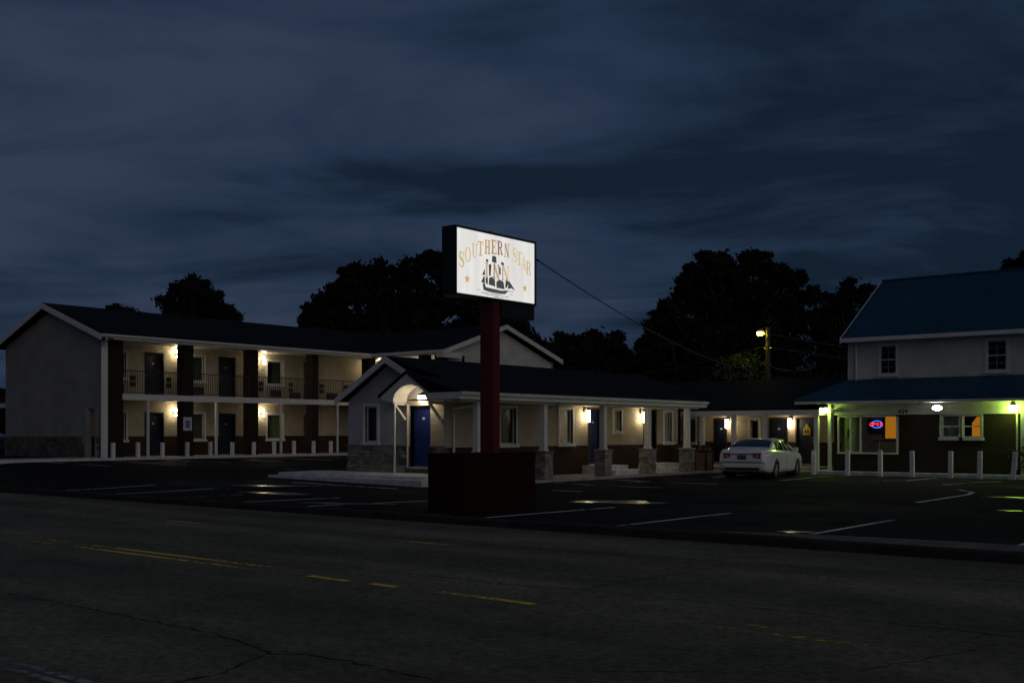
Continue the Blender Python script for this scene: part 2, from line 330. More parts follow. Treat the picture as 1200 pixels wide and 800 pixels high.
def zlot(x, y):
    """the forecourt climbs gently towards the two-storey block"""
    k = min(1, max(0, (y - 16) / 7.0)); k = k * k * (3 - 2 * k)
    return k * 0.0163 * max(0, -19 - x) * (1 if x > -46 else 46 / max(46, -x)) if x < -19 else 0.0

# ------------------------------------------------------------------ setting: ground, road, lot, kerbs
RZ = -0.13
structure(MB().add([(-600, -300, -0.6), (600, -300, -0.6), (600, 900, -0.6), (-600, 900, -0.6)], [(0, 1, 2, 3)]).build('ground', 'grass'))
road = structure(MB().box(-260, 200, -4.0, 15.86, RZ - 0.3, RZ).build('road', 'road'))
def sheet(name, xs, ys, zf, m, drop=0.0):
    vs = [(x, y, zf(x, y) + drop) for y in ys for x in xs]; n = len(xs)
    fs = [(j * n + i, j * n + i + 1, (j + 1) * n + i + 1, (j + 1) * n + i) for j in range(len(ys) - 1) for i in range(n - 1)]
    return MB().add(vs, fs).build(name, m, smooth=True)
lot = structure(sheet('parking_lot', [-110 + 2 * i for i in range(72)], [16.05 + 0.75 * i for i in range(60)], zlot, 'lot'))
kb = MB()
for i in range(75):                                                     # kerb stones along the road, slightly uneven
    x0 = -120 + i * 2.4; d = rnd.uniform(-0.012, 0.012); w = rnd.uniform(-0.015, 0.015)
    kb.cbox(x0, x0 + 2.385, 15.83 + w, 16.06, RZ - 0.2, 0.025 + d, 0.03)
structure(kb.build('road_kerb', 'kerb'))
# concrete apron behind the kerb, right of the sign
ap = MB(); ap.add([(-9.5, 16.06, 0.012), (40, 16.06, 0.012), (40, 17.15, 0.012), (-5.2, 17.05, 0.012), (-7.4, 16.75, 0.012)], [(0, 1, 2, 3, 4)])
structure(ap.build('sidewalk', 'apron'))

def strip(name, pts, w, m, zf, parent, dz=0.005, jit=0.0, seg=0.6):
    P = []
    for (a, b) in zip(pts[:-1], pts[1:]):
        n = max(1, int(math.hypot(b[0] - a[0], b[1] - a[1]) / seg))
        for k in range(n): t = k / n; P.append((a[0] + (b[0] - a[0]) * t + rnd.uniform(-jit, jit), a[1] + (b[1] - a[1]) * t + rnd.uniform(-jit, jit)))
    P.append(pts[-1]); vs = []; fs = []
    for i, p in enumerate(P):
        q0, q1 = P[max(0, i - 1)], P[min(len(P) - 1, i + 1)]; d = Vector((q1[0] - q0[0], q1[1] - q0[1])).normalized(); nx, ny = -d.y, d.x
        ww = w * (rnd.choice((0.15, 0.5, 0.8, 1.0, 1.5)) if jit else 1) / 2
        for s in (-1, 1): x, y = p[0] + nx * ww * s, p[1] + ny * ww * s; vs.append((x, y, zf(x, y) + dz))
        if i: fs.append((2 * i - 2, 2 * i - 1, 2 * i + 1, 2 * i))
    return MB().add(vs, fs).build(name, m, parent)
zr = lambda x, y: RZ
for k, y0 in enumerate((8.98, 9.26)):
    strip('lane_marking', [(-17.3, y0 + 0.08), (-11.6, y0 + 0.02)], 0.12, 'yellow', zr, road)
    strip('lane_marking', [(-11.5, y0), (60, y0)], 0.12, 'yellow2', zr, road)
for x0, x1 in ((-10.5, -9.75), (-9.4, -8.95), (-8.3, -6.95)): strip('lane_marking', [(x0, 9.02), (x1, 8.98)], 0.13, 'yellow3', zr, road, 0.007)
for y0 in (12.86,): strip('lane_marking', [(-90, y0), (60, y0)], 0.12, 'yellow2', zr, road)
for y0 in (4.07, 4.19): strip('edge_line', [(-90, y0), (-4, y0)], 0.075, 'edgewhite', zr, road)
for k, (pts, w) in enumerate([
        ([(-26, 6.05), (-12.2, 5.97), (-10.2, 5.96), (-8.16, 5.91), (-7.37, 5.76), (-7.05, 5.66), (-6.82, 5.84), (-6.24, 5.85), (-5.3, 5.78)], 0.045),
        ([(-7.08, 5.68), (-7.04, 5.5), (-6.78, 4.99), (-6.79, 4.56), (-6.6, 3.9)], 0.045),
        ([(-30, 10.1), (-17.9, 9.96), (-15.3, 9.98), (-8.06, 9.98), (-7.01, 10.21), (-5.42, 10.23), (-2.53, 10.2), (20, 10.2)], 0.035),
        ([(-40, 13.2), (-10.76, 13.34), (-6.58, 13.6), (-3.47, 13.96), (20, 14.6)], 0.04),
        ([(-7.23, 10.2), (-7.09, 11.43), (-7.02, 13.0), (-6.9, 13.6)], 0.03),
        ([(-22, 11.6), (-15, 11.3), (-11, 11.5), (-7.1, 11.4)], 0.018),
        ([(-4.6, 6.8), (-3.2, 7.9), (-2.4, 10.2)], 0.018)]):
    strip('crack', pts, w * 0.62, 'crack', zr, road, 0.003, 0.03, 0.09)
# parking stalls
def lz(x, y): return zlot(x, y)
for pts in ([(-21.2, 16.2), (-20.6, 18.7)], [(-18.9, 16.2), (-18.1, 19.4)], [(-13.7, 16.2), (-13.4, 20.2)], [(-10.7, 16.15), (-10.6, 20.2)], [(-7.4, 16.7), (-7.4, 20.6)],
            [(-4.3, 16.9), (-4.3, 20.8)], [(-23.9, 16.2), (-23.4, 18.9)], [(-26.6, 16.2), (-26.2, 19.0)], [(-29.3, 16.2), (-29.1, 19)],
            [(-21.0, 28.1), (-17.0, 28.1)], [(-21.0, 31.2), (-16.8, 31.2)], [(-21.0, 24.9), (-17.6, 24.9)], [(-16.4, 34.8), (-16.6, 39.6)], [(-13.7, 36.0), (-13.0, 37.6)], [(-13.05, 37.6), (-12.9, 40.3)],
            [(-8.8, 26.0), (-8.86, 30.1), (-9.1, 31.4), (-9.8, 32.4)], [(-11.1, 35.2), (-10.8, 37.6), (-10.3, 38.6)], [(-19.4, 35.6), (-19.7, 40.0)],
            [(-43.6, 23.3), (-39.0, 23.5)], [(-43.6, 26.2), (-38.8, 26.3)], [(-43.6, 29.0), (-38.9, 29.1)], [(-43.6, 31.9), (-38.9, 31.9)], [(-43.6, 34.8), (-38.9, 34.8)], [(-43.6, 37.6), (-38.9, 37.6)],
            [(-33.5, 27.5), (-29.0, 27.4)], [(-26.4, 22.0), (-22.0, 22.1)]):
    strip('parking_line', pts, 0.10, 'linewhite', lz, lot, 0.005)
def puddle(cx, cy, rx, ry, ang=0.0, dz=0.008):
    n = 34; vs = []; ph = [rnd.uniform(0, 6.3) for _ in range(4)]
    for k in range(n):
        t = 2 * math.pi * k / n; q = 1 + 0.22 * math.sin(2 * t + ph[0]) + 0.16 * math.sin(3 * t + ph[1]) + 0.10 * math.sin(5 * t + ph[2]) + 0.07 * math.sin(9 * t + ph[3])
        u, v = rx * q * math.cos(t), ry * q * math.sin(t); x = cx + u * math.cos(ang) - v * math.sin(ang); y = cy + u * math.sin(ang) + v * math.cos(ang)
        vs.append((x, y, zlot(cx, cy) + dz))
    return MB().add(vs, [tuple(range(n))]).build('puddle', 'water', lot)
for a in ((-25.6, 20.6, 1.5, 0.5, 0.3), (-23.1, 18.8, 1.3, 0.4, 0.2), (-18.9, 17.3, 1.1, 0.35, 0.5), (-14.3, 21.7, 1.2, 0.5, 0.6), (-7.75, 17.05, 0.34, 0.17, 0.6), (-7.3, 29.6, 0.9, 0.35, 0.5),
          (-6.2, 24.5, 0.35, 0.14, 0.4),): puddle(*a)

# ------------------------------------------------------------------ building pieces
def wall_x(x0, x1, y0, y1, z0, z1, holes, name, m, parent):
    """wall lying along y; holes are (y0, y1, z0, z1)"""
    b = MB(); b.grid([y0, y1], [z0, z1], holes, lambda u0, u1, w0, w1: b.box(x0, x1, u0, u1, w0, w1)); return b.build(name, m, parent)
def wall_y(y0, y1, x0, x1, z0, z1, holes, name, m, parent):
    b = MB(); b.grid([x0, x1], [z0, z1], holes, lambda u0, u1, w0, w1: b.box(u0, u1, y0, y1, w0, w1)); return b.build(name, m, parent)

def face_map(axis, plane, sgn):
    """(u, d, z) -> world; u along the wall, d out of the wall"""
    if axis == 'x': return lambda u, d, z: (plane + sgn * d, u, z)
    return lambda u, d, z: (u, plane + sgn * d, z)
class FB(MB):
    def __init__(s, fm): super().__init__(); s.fm = fm
    def b(s, u0, u1, d0, d1, z0, z1):
        a = s.fm(u0, d0, z0); c = s.fm(u1, d1, z1); return s.box(a[0], c[0], a[1], c[1], a[2], c[2])

def window(parent, fm, u0, u1, z0, z1, sash=True, curtain='curtain', part_open=0.45, trim=0.10, sill=True, rev=0.10, side=1, lit=None, split=False, framem='trim', skew=None):
    f = FB(fm); t = trim; d = 0.03
    f.b(u0 - t, u0, -rev, d, z0, z1 + t); f.b(u1, u1 + t, -rev, d, z0, z1 + t); f.b(u0, u1, -rev, d, z1, z1 + t)
    s = 0.045
    f.b(u0, u0 + s, -rev - 0.02, -rev + 0.03, z0, z1); f.b(u1 - s, u1, -rev - 0.02, -rev + 0.03, z0, z1); f.b(u0 + s, u1 - s, -rev - 0.02, -rev + 0.03, z1 - s, z1); f.b(u0 + s, u1 - s, -rev - 0.02, -rev + 0.03, z0, z0 + s)
    if sash: f.b(u0 + s, u1 - s, -rev - 0.01, -rev + 0.025, (z0 + z1) / 2 - 0.02, (z0 + z1) / 2 + 0.02)
    if split: f.b((u0 + u1) / 2 - 0.04, (u0 + u1) / 2 + 0.04, -rev - 0.015, -rev + 0.045, z0 + s, z1 - s)
    w = f.build('window', framem, parent)
    if sill: k = FB(fm); k.b(u0 - t - 0.04, u1 + t + 0.04, -rev, 0.075, z0 - 0.11, z0); k.build('sill', framem, w)
    g = FB(fm); k1 = rnd.uniform(-0.008, 0.008) if skew is None else skew; a = [fm(u0 + s, -rev, z0 + s), fm(u1 - s, -rev + k1, z0 + s), fm(u1 - s, -rev + k1, z1 - s), fm(u0 + s, -rev, z1 - s)]
    g.add(a, [(0, 1, 2, 3)]); g.build('pane', 'glass', w)
    if curtain:
        c = FB(fm); n = 26; L = (u1 - u0) * (1 - part_open); st = u0 if side < 0 else u1 - L; vs = []
        for i in range(n + 1):
            u = st + L * i / n; dd = -rev - 0.12 + 0.03 * math.sin(i * 1.55) + 0.01 * math.sin(i * 0.7)
            vs += [fm(u, dd, z0 - 0.02), fm(u, dd, z1 + 0.02)]
        c.add(vs, [(2 * i, 2 * i + 1, 2 * i + 3, 2 * i + 2) for i in range(n)]); c.build('curtain', curtain, w, True)
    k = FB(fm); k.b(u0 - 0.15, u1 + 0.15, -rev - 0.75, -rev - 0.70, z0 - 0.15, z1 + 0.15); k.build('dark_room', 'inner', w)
    return w

def door(parent, fm, u0, u1, z0, z1, m='navy', framem='doorframe', rev=0.12, plate=True, handle_at=1, trim=0.06, plate_m='signwhite', threshold=True):
    f = FB(fm); t = trim
    f.b(u0 - t, u0, -rev - 0.04, 0.012, z0, z1 + t); f.b(u1, u1 + t, -rev - 0.04, 0.012, z0, z1 + t); f.b(u0, u1, -rev - 0.04, 0.012, z1, z1 + t)
    d = FB(fm); d.b(u0, u1, -rev - 0.045, -rev, z0 + 0.01, z1)
    w = (u1 - u0)
    for (a, b, c, e) in ((0.12, 0.45, 0.08, 0.40), (0.55, 0.88, 0.08, 0.40), (0.12, 0.45, 0.46, 0.78), (0.55, 0.88, 0.46, 0.78), (0.12, 0.45, 0.83, 0.94), (0.55, 0.88, 0.83, 0.94)):
        d.b(u0 + a * w, u0 + b * w, -rev, -rev + 0.012, z0 + c * (z1 - z0), z0 + e * (z1 - z0))
    o = d.build('door', m, parent); f.build('frame', framem, o)
    hu = u1 - 0.09 if handle_at > 0 else u0 + 0.09
    h = FB(fm); h.b(hu - 0.03, hu + 0.03, -rev, -rev + 0.05, z0 + 0.95, z0 + 1.01); h.build('handle', 'metal', o); h = FB(fm); h.b(hu - 0.025, hu + 0.025, -rev, -rev + 0.03, z0 + 1.12, z0 + 1.17); h.build('deadbolt', 'metal', o)
    if plate: p = FB(fm); p.b((u0 + u1) / 2 - 0.055, (u0 + u1) / 2 + 0.055, -rev + 0.012, -rev + 0.02, z0 + 1.52, z0 + 1.59); p.build('number_plate', plate_m, o)
    if threshold: p = FB(fm); p.b(u0, u1, -rev - 0.04, 0.05, z0 - 0.06, z0 + 0.01); p.build('threshold', 'concrete', o)
    return o

def stone_course(parent, fm, u0, u1, z0, z1, rows, lmin, lmax, name='stone', joined=False, seed=1, holes=()):
    r = random.Random(seed); acc = FB(fm); h = (z1 - z0) / rows
    for i in range(rows):
        u = u0 - r.uniform(0, lmin)
        while u < u1:
            L = r.uniform(lmin, lmax); a, b = max(u, u0), min(u + L, u1)
            zz0, zz1 = z0 + i * h + 0.006, z0 + (i + 1) * h - 0.006
            if b - a > 0.05 and not any(a < q[1] and b > q[0] and zz0 < q[3] and zz1 > q[2] for q in holes):
                bx = acc if joined else FB(fm); d = r.uniform(0.02, 0.09)
                bx.b(a + 0.006, b - 0.006, 0.0, d, zz0, zz1)
                if not joined: bx.build(name, 'stone', parent)
            u += L
    if joined: acc.build(name, 'stonedark', parent, kind='stuff')

# ------------------------------------------------------------------ two-storey motel block (left, L-shaped)
TG = 0.42; FL = 0.50
mot = thing('motel_block', 'two-storey cream motel block with dark brick piers, balcony and black roof', 'motel', (-46.9, 35, TG))
yA, yB, xF, xP = 27.0, 45.1, -46.9, -45.4                         # wall plane x = xF, balcony edge x = xP
FXM = face_map('x', xF, 1)
wins_lo = [(28.05, 29.05), (32.4, 33.42), (37.4, 38.42)]; doors = [(30.1, 31.04), (34.36, 35.28), (39.95, 40.85)]
holes_up = [(a, b, 4.2, 5.42) for a, b in wins_lo] + [(a, b, 3.40, 5.44) for a, b in doors]
holes_lo = [(a, b, 1.28, 2.58) for a, b in wins_lo] + [(a, b, FL, 2.55) for a, b in doors]
wall_x(xF - 0.2, xF, yA + 0.2, yB, 3.2, 5.95, holes_up, 'wall', 'cream', mot)
wall_x(xF - 0.2, xF, yA + 0.2, yB, 1.45, 3.2, holes_lo, 'wall', 'cream', mot)
wall_x(xF - 0.2, xF + 0.004, yA + 0.2, yB, TG - 0.3, 1.45, holes_lo, 'brick_wainscot', 'brown', mot)
for (a, b) in wins_lo:
    window(mot, FXM, a, b, 4.2, 5.42, False, 'curtain', 0.45, side=1); window(mot, FXM, a, b, 1.28, 2.58, False, 'curtain', 0.3, side=1)
for (a, b) in doors:
    door(mot, FXM, a, b, 3.40, 5.44, 'navy', 'navy', handle_at=-1); door(mot, FXM, a, b, FL, 2.55, 'navy', 'navy', handle_at=-1)
# air conditioners and vents on the upper wall
for (u, z, w, h) in ((28.55, 3.72, 0.6, 0.36), (33.0, 3.72, 0.6, 0.36), (37.9, 3.72, 0.6, 0.36), (39.2, 3.62, 0.62, 0.34), (41.9, 3.66, 0.7, 0.36)):
    b = FB(FXM); b.b(u - w / 2, u + w / 2, 0, 0.16, z - h / 2, z + h / 2)
    for i in range(5): b.b(u - w / 2 + 0.03, u + w / 2 - 0.03, 0.16, 0.17, z - h / 2 + 0.04 + i * 0.06, z - h / 2 + 0.075 + i * 0.06)
    b.build('air_conditioner', 'ac', mot)
for u in (29.4, 31.35, 36.95, 38.95, 41.15, 43.0):
    for z in (4.22, 3.92): b = FB(FXM); b.b(u - 0.12, u + 0.12, 0, 0.10, z - 0.10, z + 0.10); b.b(u - 0.09, u + 0.09, 0.10, 0.12, z - 0.07, z + 0.07); b.build('vent_box', 'ac', mot)
# gable end with the walkway opening
gw = MB(); op = (-46.75, -46.05, 0.2, 2.72)
gw.grid([-54.4, xP], [TG - 0.3, 5.9], [op], lambda a, b, c, d: gw.box(a, b, yA, yA + 0.2, c, d)); gw.prism([(-54.4, 5.9), (xP, 5.9), (-49.95, 7.45)], 1, yA, yA + 0.2)
gable = gw.build('gable_wall', 'gable', mot)
stone_course(gable, face_map('y', yA, -1), -54.4, -45.55, TG, 1.45, 7, 0.22, 0.55, 'stone_wainscot', True, 3, [(-46.85, -45.95, 0, 3)])
MB().box(-46.95, -46.75, yA - 0.05, yA, TG, 2.72).box(-46.05, -45.93, yA - 0.05, yA, TG, 2.72).build('opening_trim', 'gable', mot)
MB().box(-54.4, -54.2, yA + 0.2, 53.2, 0, 5.9).build('rear_wall', 'gable', mot)
# roofs
def roof_prism(name, m, parent, poly, axis, a0, a1): return MB().prism(poly, axis, a0, a1).build(name, m, parent)
roof = roof_prism('roof', 'shingle', mot, [(-54.95, 5.80), (-49.95, 7.66), (-44.85, 5.95), (-44.85, 6.03), (-49.95, 7.76), (-54.95, 5.90)], 1, yA - 0.45, 48.4)
roof_prism('roof', 'shingle', mot, [(43.05, 5.95), (48.4, 7.66), (53.75, 5.95), (53.75, 6.03), (48.4, 7.76), (43.05, 6.03)], 0, -50.0, -39.45)
def rake(p, q, w, h, name, parent, axis, at, m='trim'):
    """sloped board below a roof edge in the plane of a gable"""
    poly = [(p[0], p[1]), (q[0], q[1]), (q[0], q[1] - h), (p[0], p[1] - h)]; return MB().prism(poly, axis, at, at + w).build(name, m, parent)
rake((-54.97, 5.87), (-49.95, 7.735), 0.05, 0.26, 'rake_board', mot, 1, yA - 0.5); rake((-49.95, 7.735), (-44.83, 6.0), 0.05, 0.26, 'rake_board', mot, 1, yA - 0.5)
rake((43.05, 6.0), (48.4, 7.735), 0.05, 0.26, 'rake_board', mot, 0, -39.45); rake((48.4, 7.735), (53.75, 6.0), 0.05, 0.26, 'rake_board', mot, 0, -39.45)
MB().box(-44.85, -44.80, yA - 0.48, 43.05, 5.86, 6.02).build('fascia', 'trim', mot); MB().box(-44.80, -39.45, 43.0, 43.05, 5.86, 6.02).build('fascia', 'trim', mot)
gt = MB(); gt.prism([(-44.80, 5.90), (-44.70, 5.92), (-44.68, 6.01), (-44.80, 6.01)], 1, yA - 0.48, 42.9); gt.build('gutter', 'trim', mot)
MB().box(xF, -44.85, yA + 0.2, 45.1, 5.80, 5.86).build('soffit', 'trim', mot)
# second wing
wy = 45.1; FYM = face_map('y', wy, -1)
wall_y(wy, wy + 0.2, xF, -39.9, TG - 0.3, 5.8, [], 'wall', 'cream', mot)
MB().box(-45.4, -39.5, 43.1, wy, 5.80, 5.86).build('soffit', 'trim', mot)
g2 = MB(); g2.box(-40.1, -39.9, 43.6, 53.2, 0.1, 5.8); g2.prism([(43.6, 5.8), (53.2, 5.8), (48.4, 7.45)], 0, -40.1, -39.9); g2.build('gable_wall', 'siding', mot)
MB().box(-39.9, -39.45, 43.05, 44.6, 5.62, 5.90).build('soffit_return', 'trim', mot)
MB().box(-54.4, -39.9, 53.2, 53.4, 0, 5.9).build('rear_wall', 'gable', mot)
# floors
MB().box(xF, xP, yA + 0.2, 43.6, 3.13, 3.36).build('balcony_slab', 'concrete', mot); MB().box(xF, -39.9, 43.6, wy, 3.13, 3.36).build('balcony_slab', 'concrete', mot)
MB().box(xP, xP + 0.10, yA + 0.9, 43.55, 3.12, 3.39).build('slab_edge', 'trim', mot); MB().box(xP + 0.1, -39.9, 43.5, 43.6, 3.12, 3.39).build('slab_edge', 'trim', mot)
MB().box(xF, -44.15, 20.5, 44.5, TG - 0.3, FL).build('walkway', 'concrete', mot); MB().box(-44.15, -39.9, 43.0, wy, TG - 0.3, FL).build('walkway', 'concrete', mot)
structure(MB().cbox(-44.15, -43.98, 15.5 + 4.5, 43.0, 0.0, FL + 0.01, 0.02).build('motel_kerb', 'kerbwhite'))
structure(MB().box(-54.0, -46.92, 20.0, 26.9, 0, TG + 0.02).build('planting_bed', 'grass'))
# brick piers, one mesh each
for (y0, y1) in ((27.2, 27.97), (31.17, 31.73), (35.08, 35.60), (39.2, 39.62), (43.3, 43.86)):
    MB().box(xP - 0.52, xP + 0.03, y0, y1, FL, 5.80).build('brick_pier', 'pier', mot)
for x0 in (-41.6, -40.4): MB().box(x0, x0 + 0.5, 43.45, 43.95, FL, 5.80).build('brick_pier', 'pier', mot)
MB().box(-45.55, -45.38, yA - 0.03, yA + 0.2, TG, 5.72).build('corner_board', 'trim', mot)
dsp = MB(); dsp.tube([(-44.75, 26.75, 5.92), (-44.9, 26.85, 5.75), (-45.38, 26.93, 5.5), (-45.42, 26.93, 0.55), (-45.3, 26.85, 0.5)], 0.045, 8); dsp.build('downspout', 'trim', mot)
for y in (29.22, 33.02, 37.05, 40.95): MB().box(xP + 0.0, xP + 0.10, y - 0.05, y + 0.05, FL, 3.12).build('balcony_post', 'trim', mot)
# railings: one per bay, each baluster its own piece
def bal_mesh():
    b = MB().box(-0.009, 0.009, -0.009, 0.009, 0, 1.0); me = bpy.data.meshes.new('baluster'); me.from_pydata(b.v, [], b.f); me.materials.append(M['rail']); return me
BAL = bal_mesh()
def railing(parent, p, q, z):
    a, c = Vector((*p, z)), Vector((*q, z)); L = (c - a).length
    b = MB(); b.tube([a + Vector((0, 0, 1.1)), c + Vector((0, 0, 1.1))], 0.022, 4); b.tube([a + Vector((0, 0, 0.1)), c + Vector((0, 0, 0.1))], 0.018, 4)
    mid = (a + c) / 2
    for e in (a, mid, c): b.tube([e, e + Vector((0, 0, 1.12))], 0.025, 4)
    rl = b.build('railing', 'rail', parent); n = int(L / 0.125); org = parent.location
    for i in range(1, n):
        p_ = a.lerp(c, i / n); o = bpy.data.objects.new('baluster', BAL); COL.objects.link(o); o.parent = rl; o.location = (p_.x - org.x, p_.y - org.y, p_.z + 0.1 - org.z)
for (a, b) in ((27.97, 31.17), (31.73, 35.08), (35.6, 39.2), (39.62, 43.3)): railing(mot, (xP - 0.04, a), (xP - 0.04, b), 3.37)
railing(mot, (-44.9, 43.62), (-41.6, 43.62), 3.37)

# annex glimpsed past the far corner of the block
an = thing('annex', 'low white-posted annex seen past the plain gable end of the motel block', 'building', (-58, 31, 0.4))
MB().box(-63, -57.2, 33, 33.2, 0.1, 2.9).build('wall', 'gable', an); MB().prism([(29.5, 3.1), (33.4, 3.2), (37, 5.0), (37, 5.1), (29.5, 3.2)], 0, -63, -56.4).build('roof', 'shingle', an)
MB().box(-63, -56.4, 29.42, 29.5, 2.98, 3.22).build('fascia', 'trim', an)
for x in (-56.7, -59.6): MB().box(x, x + 0.16, 29.7, 29.86, 0.1, 3.0).build('porch_post', 'trim', an)

# ------------------------------------------------------------------ front single-storey building with office gable
fr = thing('motel_office', 'single-storey cream motel office wing with arched entry hood and columned porch', 'motel', (-25, 31, 0.1))
xW = -23.4; FX = face_map('x', xW, 1); G0 = 0.12
fw = [(28.36, 29.2, 1.24, 2.46), (31.7, 32.5, 1.24, 2.46), (35.22, 35.72, 1.68, 2.48), (38.92, 39.5, 1.24, 2.46)]
fd = [(33.52, 34.42, 0.46, 2.48), (37.35, 38.25, 0.46, 2.48)]
H = fw + fd
wall_x(xW - 0.2, xW, 25.8, 40.2, 1.16, 2.72, H, 'wall', 'cream', fr)
wall_x(xW - 0.2, xW + 0.004, 25.8, 40.2, -0.2, 1.16, H, 'brick_wainscot', 'brown', fr)
for i, h in enumerate(fw): window(fr, FX, *h, False, 'curtain2' if i < 2 else 'curtain', (0.15, 0.3, 0.6, 0.3)[i], side=-1 if i < 2 else 1, trim=0.09)
for h in fd: door(fr, FX, *h, 'roomdoor', 'doorframe', rev=0.14, handle_at=-1)
MB().box(-27.8, xW, 40.0, 40.2, -0.2, 2.7).build('end_wall', 'cream', fr); MB().box(-27.8, -27.6, 25.8, 40.0, -0.2, 2.7).build('rear_wall', 'office', fr)
# office gable wall
yG = 25.6; FY = face_map('y', yG, -1)
gh = [(-26.97, -26.4, 1.32, 2.5), (-24.87, -23.97, 0.53, 2.5)]
b = MB(); b.grid([-27.8, xW], [1.17, 2.7], gh, lambda a, c, d, e: b.box(a, c, yG, yG + 0.2, d, e)); b.prism([(-27.8, 2.7), (xW, 2.7), (-25.6, 4.02)], 1, yG, yG + 0.2)
b2 = MB(); ent = MB(); offw = b.build('gable_wall', 'office', fr)
b = MB(); b.grid([-27.8, xW], [-0.1, 1.17], gh, lambda a, c, d, e: b.box(a, c, yG + 0.002, yG + 0.2, d, e)); sw = b.build('stone_wainscot', 'mortar', fr)
stone_course(sw, FY, -27.8, -23.42, 0.34, 1.17, 7, 0.25, 0.6, 'stone', False, 5, [(-24.95, -23.89, 0, 3)])
# painted brick face round the office door, slightly proud of the siding
b = MB(); b.grid([-25.05, xW + 0.012], [1.19, 2.76], [gh[1]], lambda a, c, d, e: b.box(a, c, yG - 0.02, yG, d, e)); b.build('brick_face', 'cream', fr)
MB().box(-27.86, -24.96, yG - 0.09, yG, 1.17, 1.22).box(-23.88, xW + 0.02, yG - 0.09, yG, 1.17, 1.22).build('ledge', 'stone', fr)
window(fr, FY, *gh[0], False, 'curtain2', 0.55, side=1, trim=0.1)
door(fr, FY, *gh[1], 'door', 'doorframe', rev=0.16, handle_at=-1, trim=0.07)
MB().box(-24.98, -24.94, yG - 0.06, yG - 0.02, 0.5, 2.57).build('door_trim', 'trim', fr)
# main roof (ridge at x = -25.6) running out over the porch
RI = (-25.6, 4.12)
MB().prism([(-27.95, 2.66), (RI[0], RI[1] - 0.1), (-21.3, 2.76), (-21.3, 2.83), RI, (-27.95, 2.78)], 1, 25.2, 38.5).build('roof', 'shingle', fr)
MB().prism([(-27.95, 2.66), (RI[0], RI[1] - 0.1), (-23.1, 3.26), (-23.1, 3.36), RI, (-27.95, 2.78)], 1, 38.5, 40.5).build('roof', 'shingle', fr)
MB().prism([(-23.1, 3.28), (-21.3, 2.76), (-21.3, 2.83), (-23.1, 3.36)], 1, 23.95, 25.2).build('roof', 'shingle', fr)
rake((-27.98, 2.77), (RI[0], RI[1] - 0.02), 0.06, 0.2, 'rake_board', fr, 1, 25.14); rake((RI[0], RI[1] - 0.02), (-23.5, 3.0), 0.06, 0.2, 'rake_board', fr, 1, 25.14)
gv = MB(); gv.prism([(-26.35, 3.52), (-24.85, 3.52), (-25.6, 3.98)], 1, yG - 0.05, yG)
gvo = gv.build('gable_vent', 'trim', fr)
for i in range(4): MB().box(-26.1 + 0.13 * i, -25.1 - 0.13 * i, yG - 0.09, yG - 0.05, 3.55 + i * 0.085, 3.59 + i * 0.085).build('louvre', 'gable', gvo)
MB().box(-21.3, -21.24, 23.9, 38.55, 2.62, 2.82).build('fascia', 'trim', fr); MB().box(-22.5, -21.3, 23.9, 23.96, 2.62, 2.82).build('fascia', 'trim', fr)
MB().box(-22.3, -21.3, 38.5, 38.56, 2.62, 2.86).build('fascia', 'trim', fr)
MB().prism([(-21.24, 2.72), (-21.15, 2.74), (-21.13, 2.83), (-21.24, 2.83)], 1, 23.9, 38.55).build('gutter', 'trim', fr)
MB().box(xW, -21.3, 24.0, 38.5, 2.60, 2.64).build('porch_ceiling', 'trim', fr)
MB().box(-21.72, -21.48, 24.2, 38.3, 2.55, 2.60).build('porch_beam', 'trim', fr)
# walk, steps
MB().box(xW, -21.25, 26.2, 40.2, -0.3, G0).build('walkway', 'concrete', fr)
for (y0, y1) in ((33.1, 34.9), (36.95, 38.85)):
    MB().box(xW, -22.55, y0, y1, G0, 0.42).build('step', 'kerbwhite', fr); MB().box(-22.55, -21.85, y0 - 0.1, y1 + 0.25, G0, 0.27).build('step', 'kerbwhite', fr)
MB().box(-28.9, -22.3, 23.5, yG + 0.01, -0.1, 0.33).box(-29.05, -22.1, 23.2, 23.5, -0.1, 0.24).box(-22.3, -22.05, 23.5, 26.2, -0.1, 0.24).build('entry_slab', 'kerbwhite', fr)
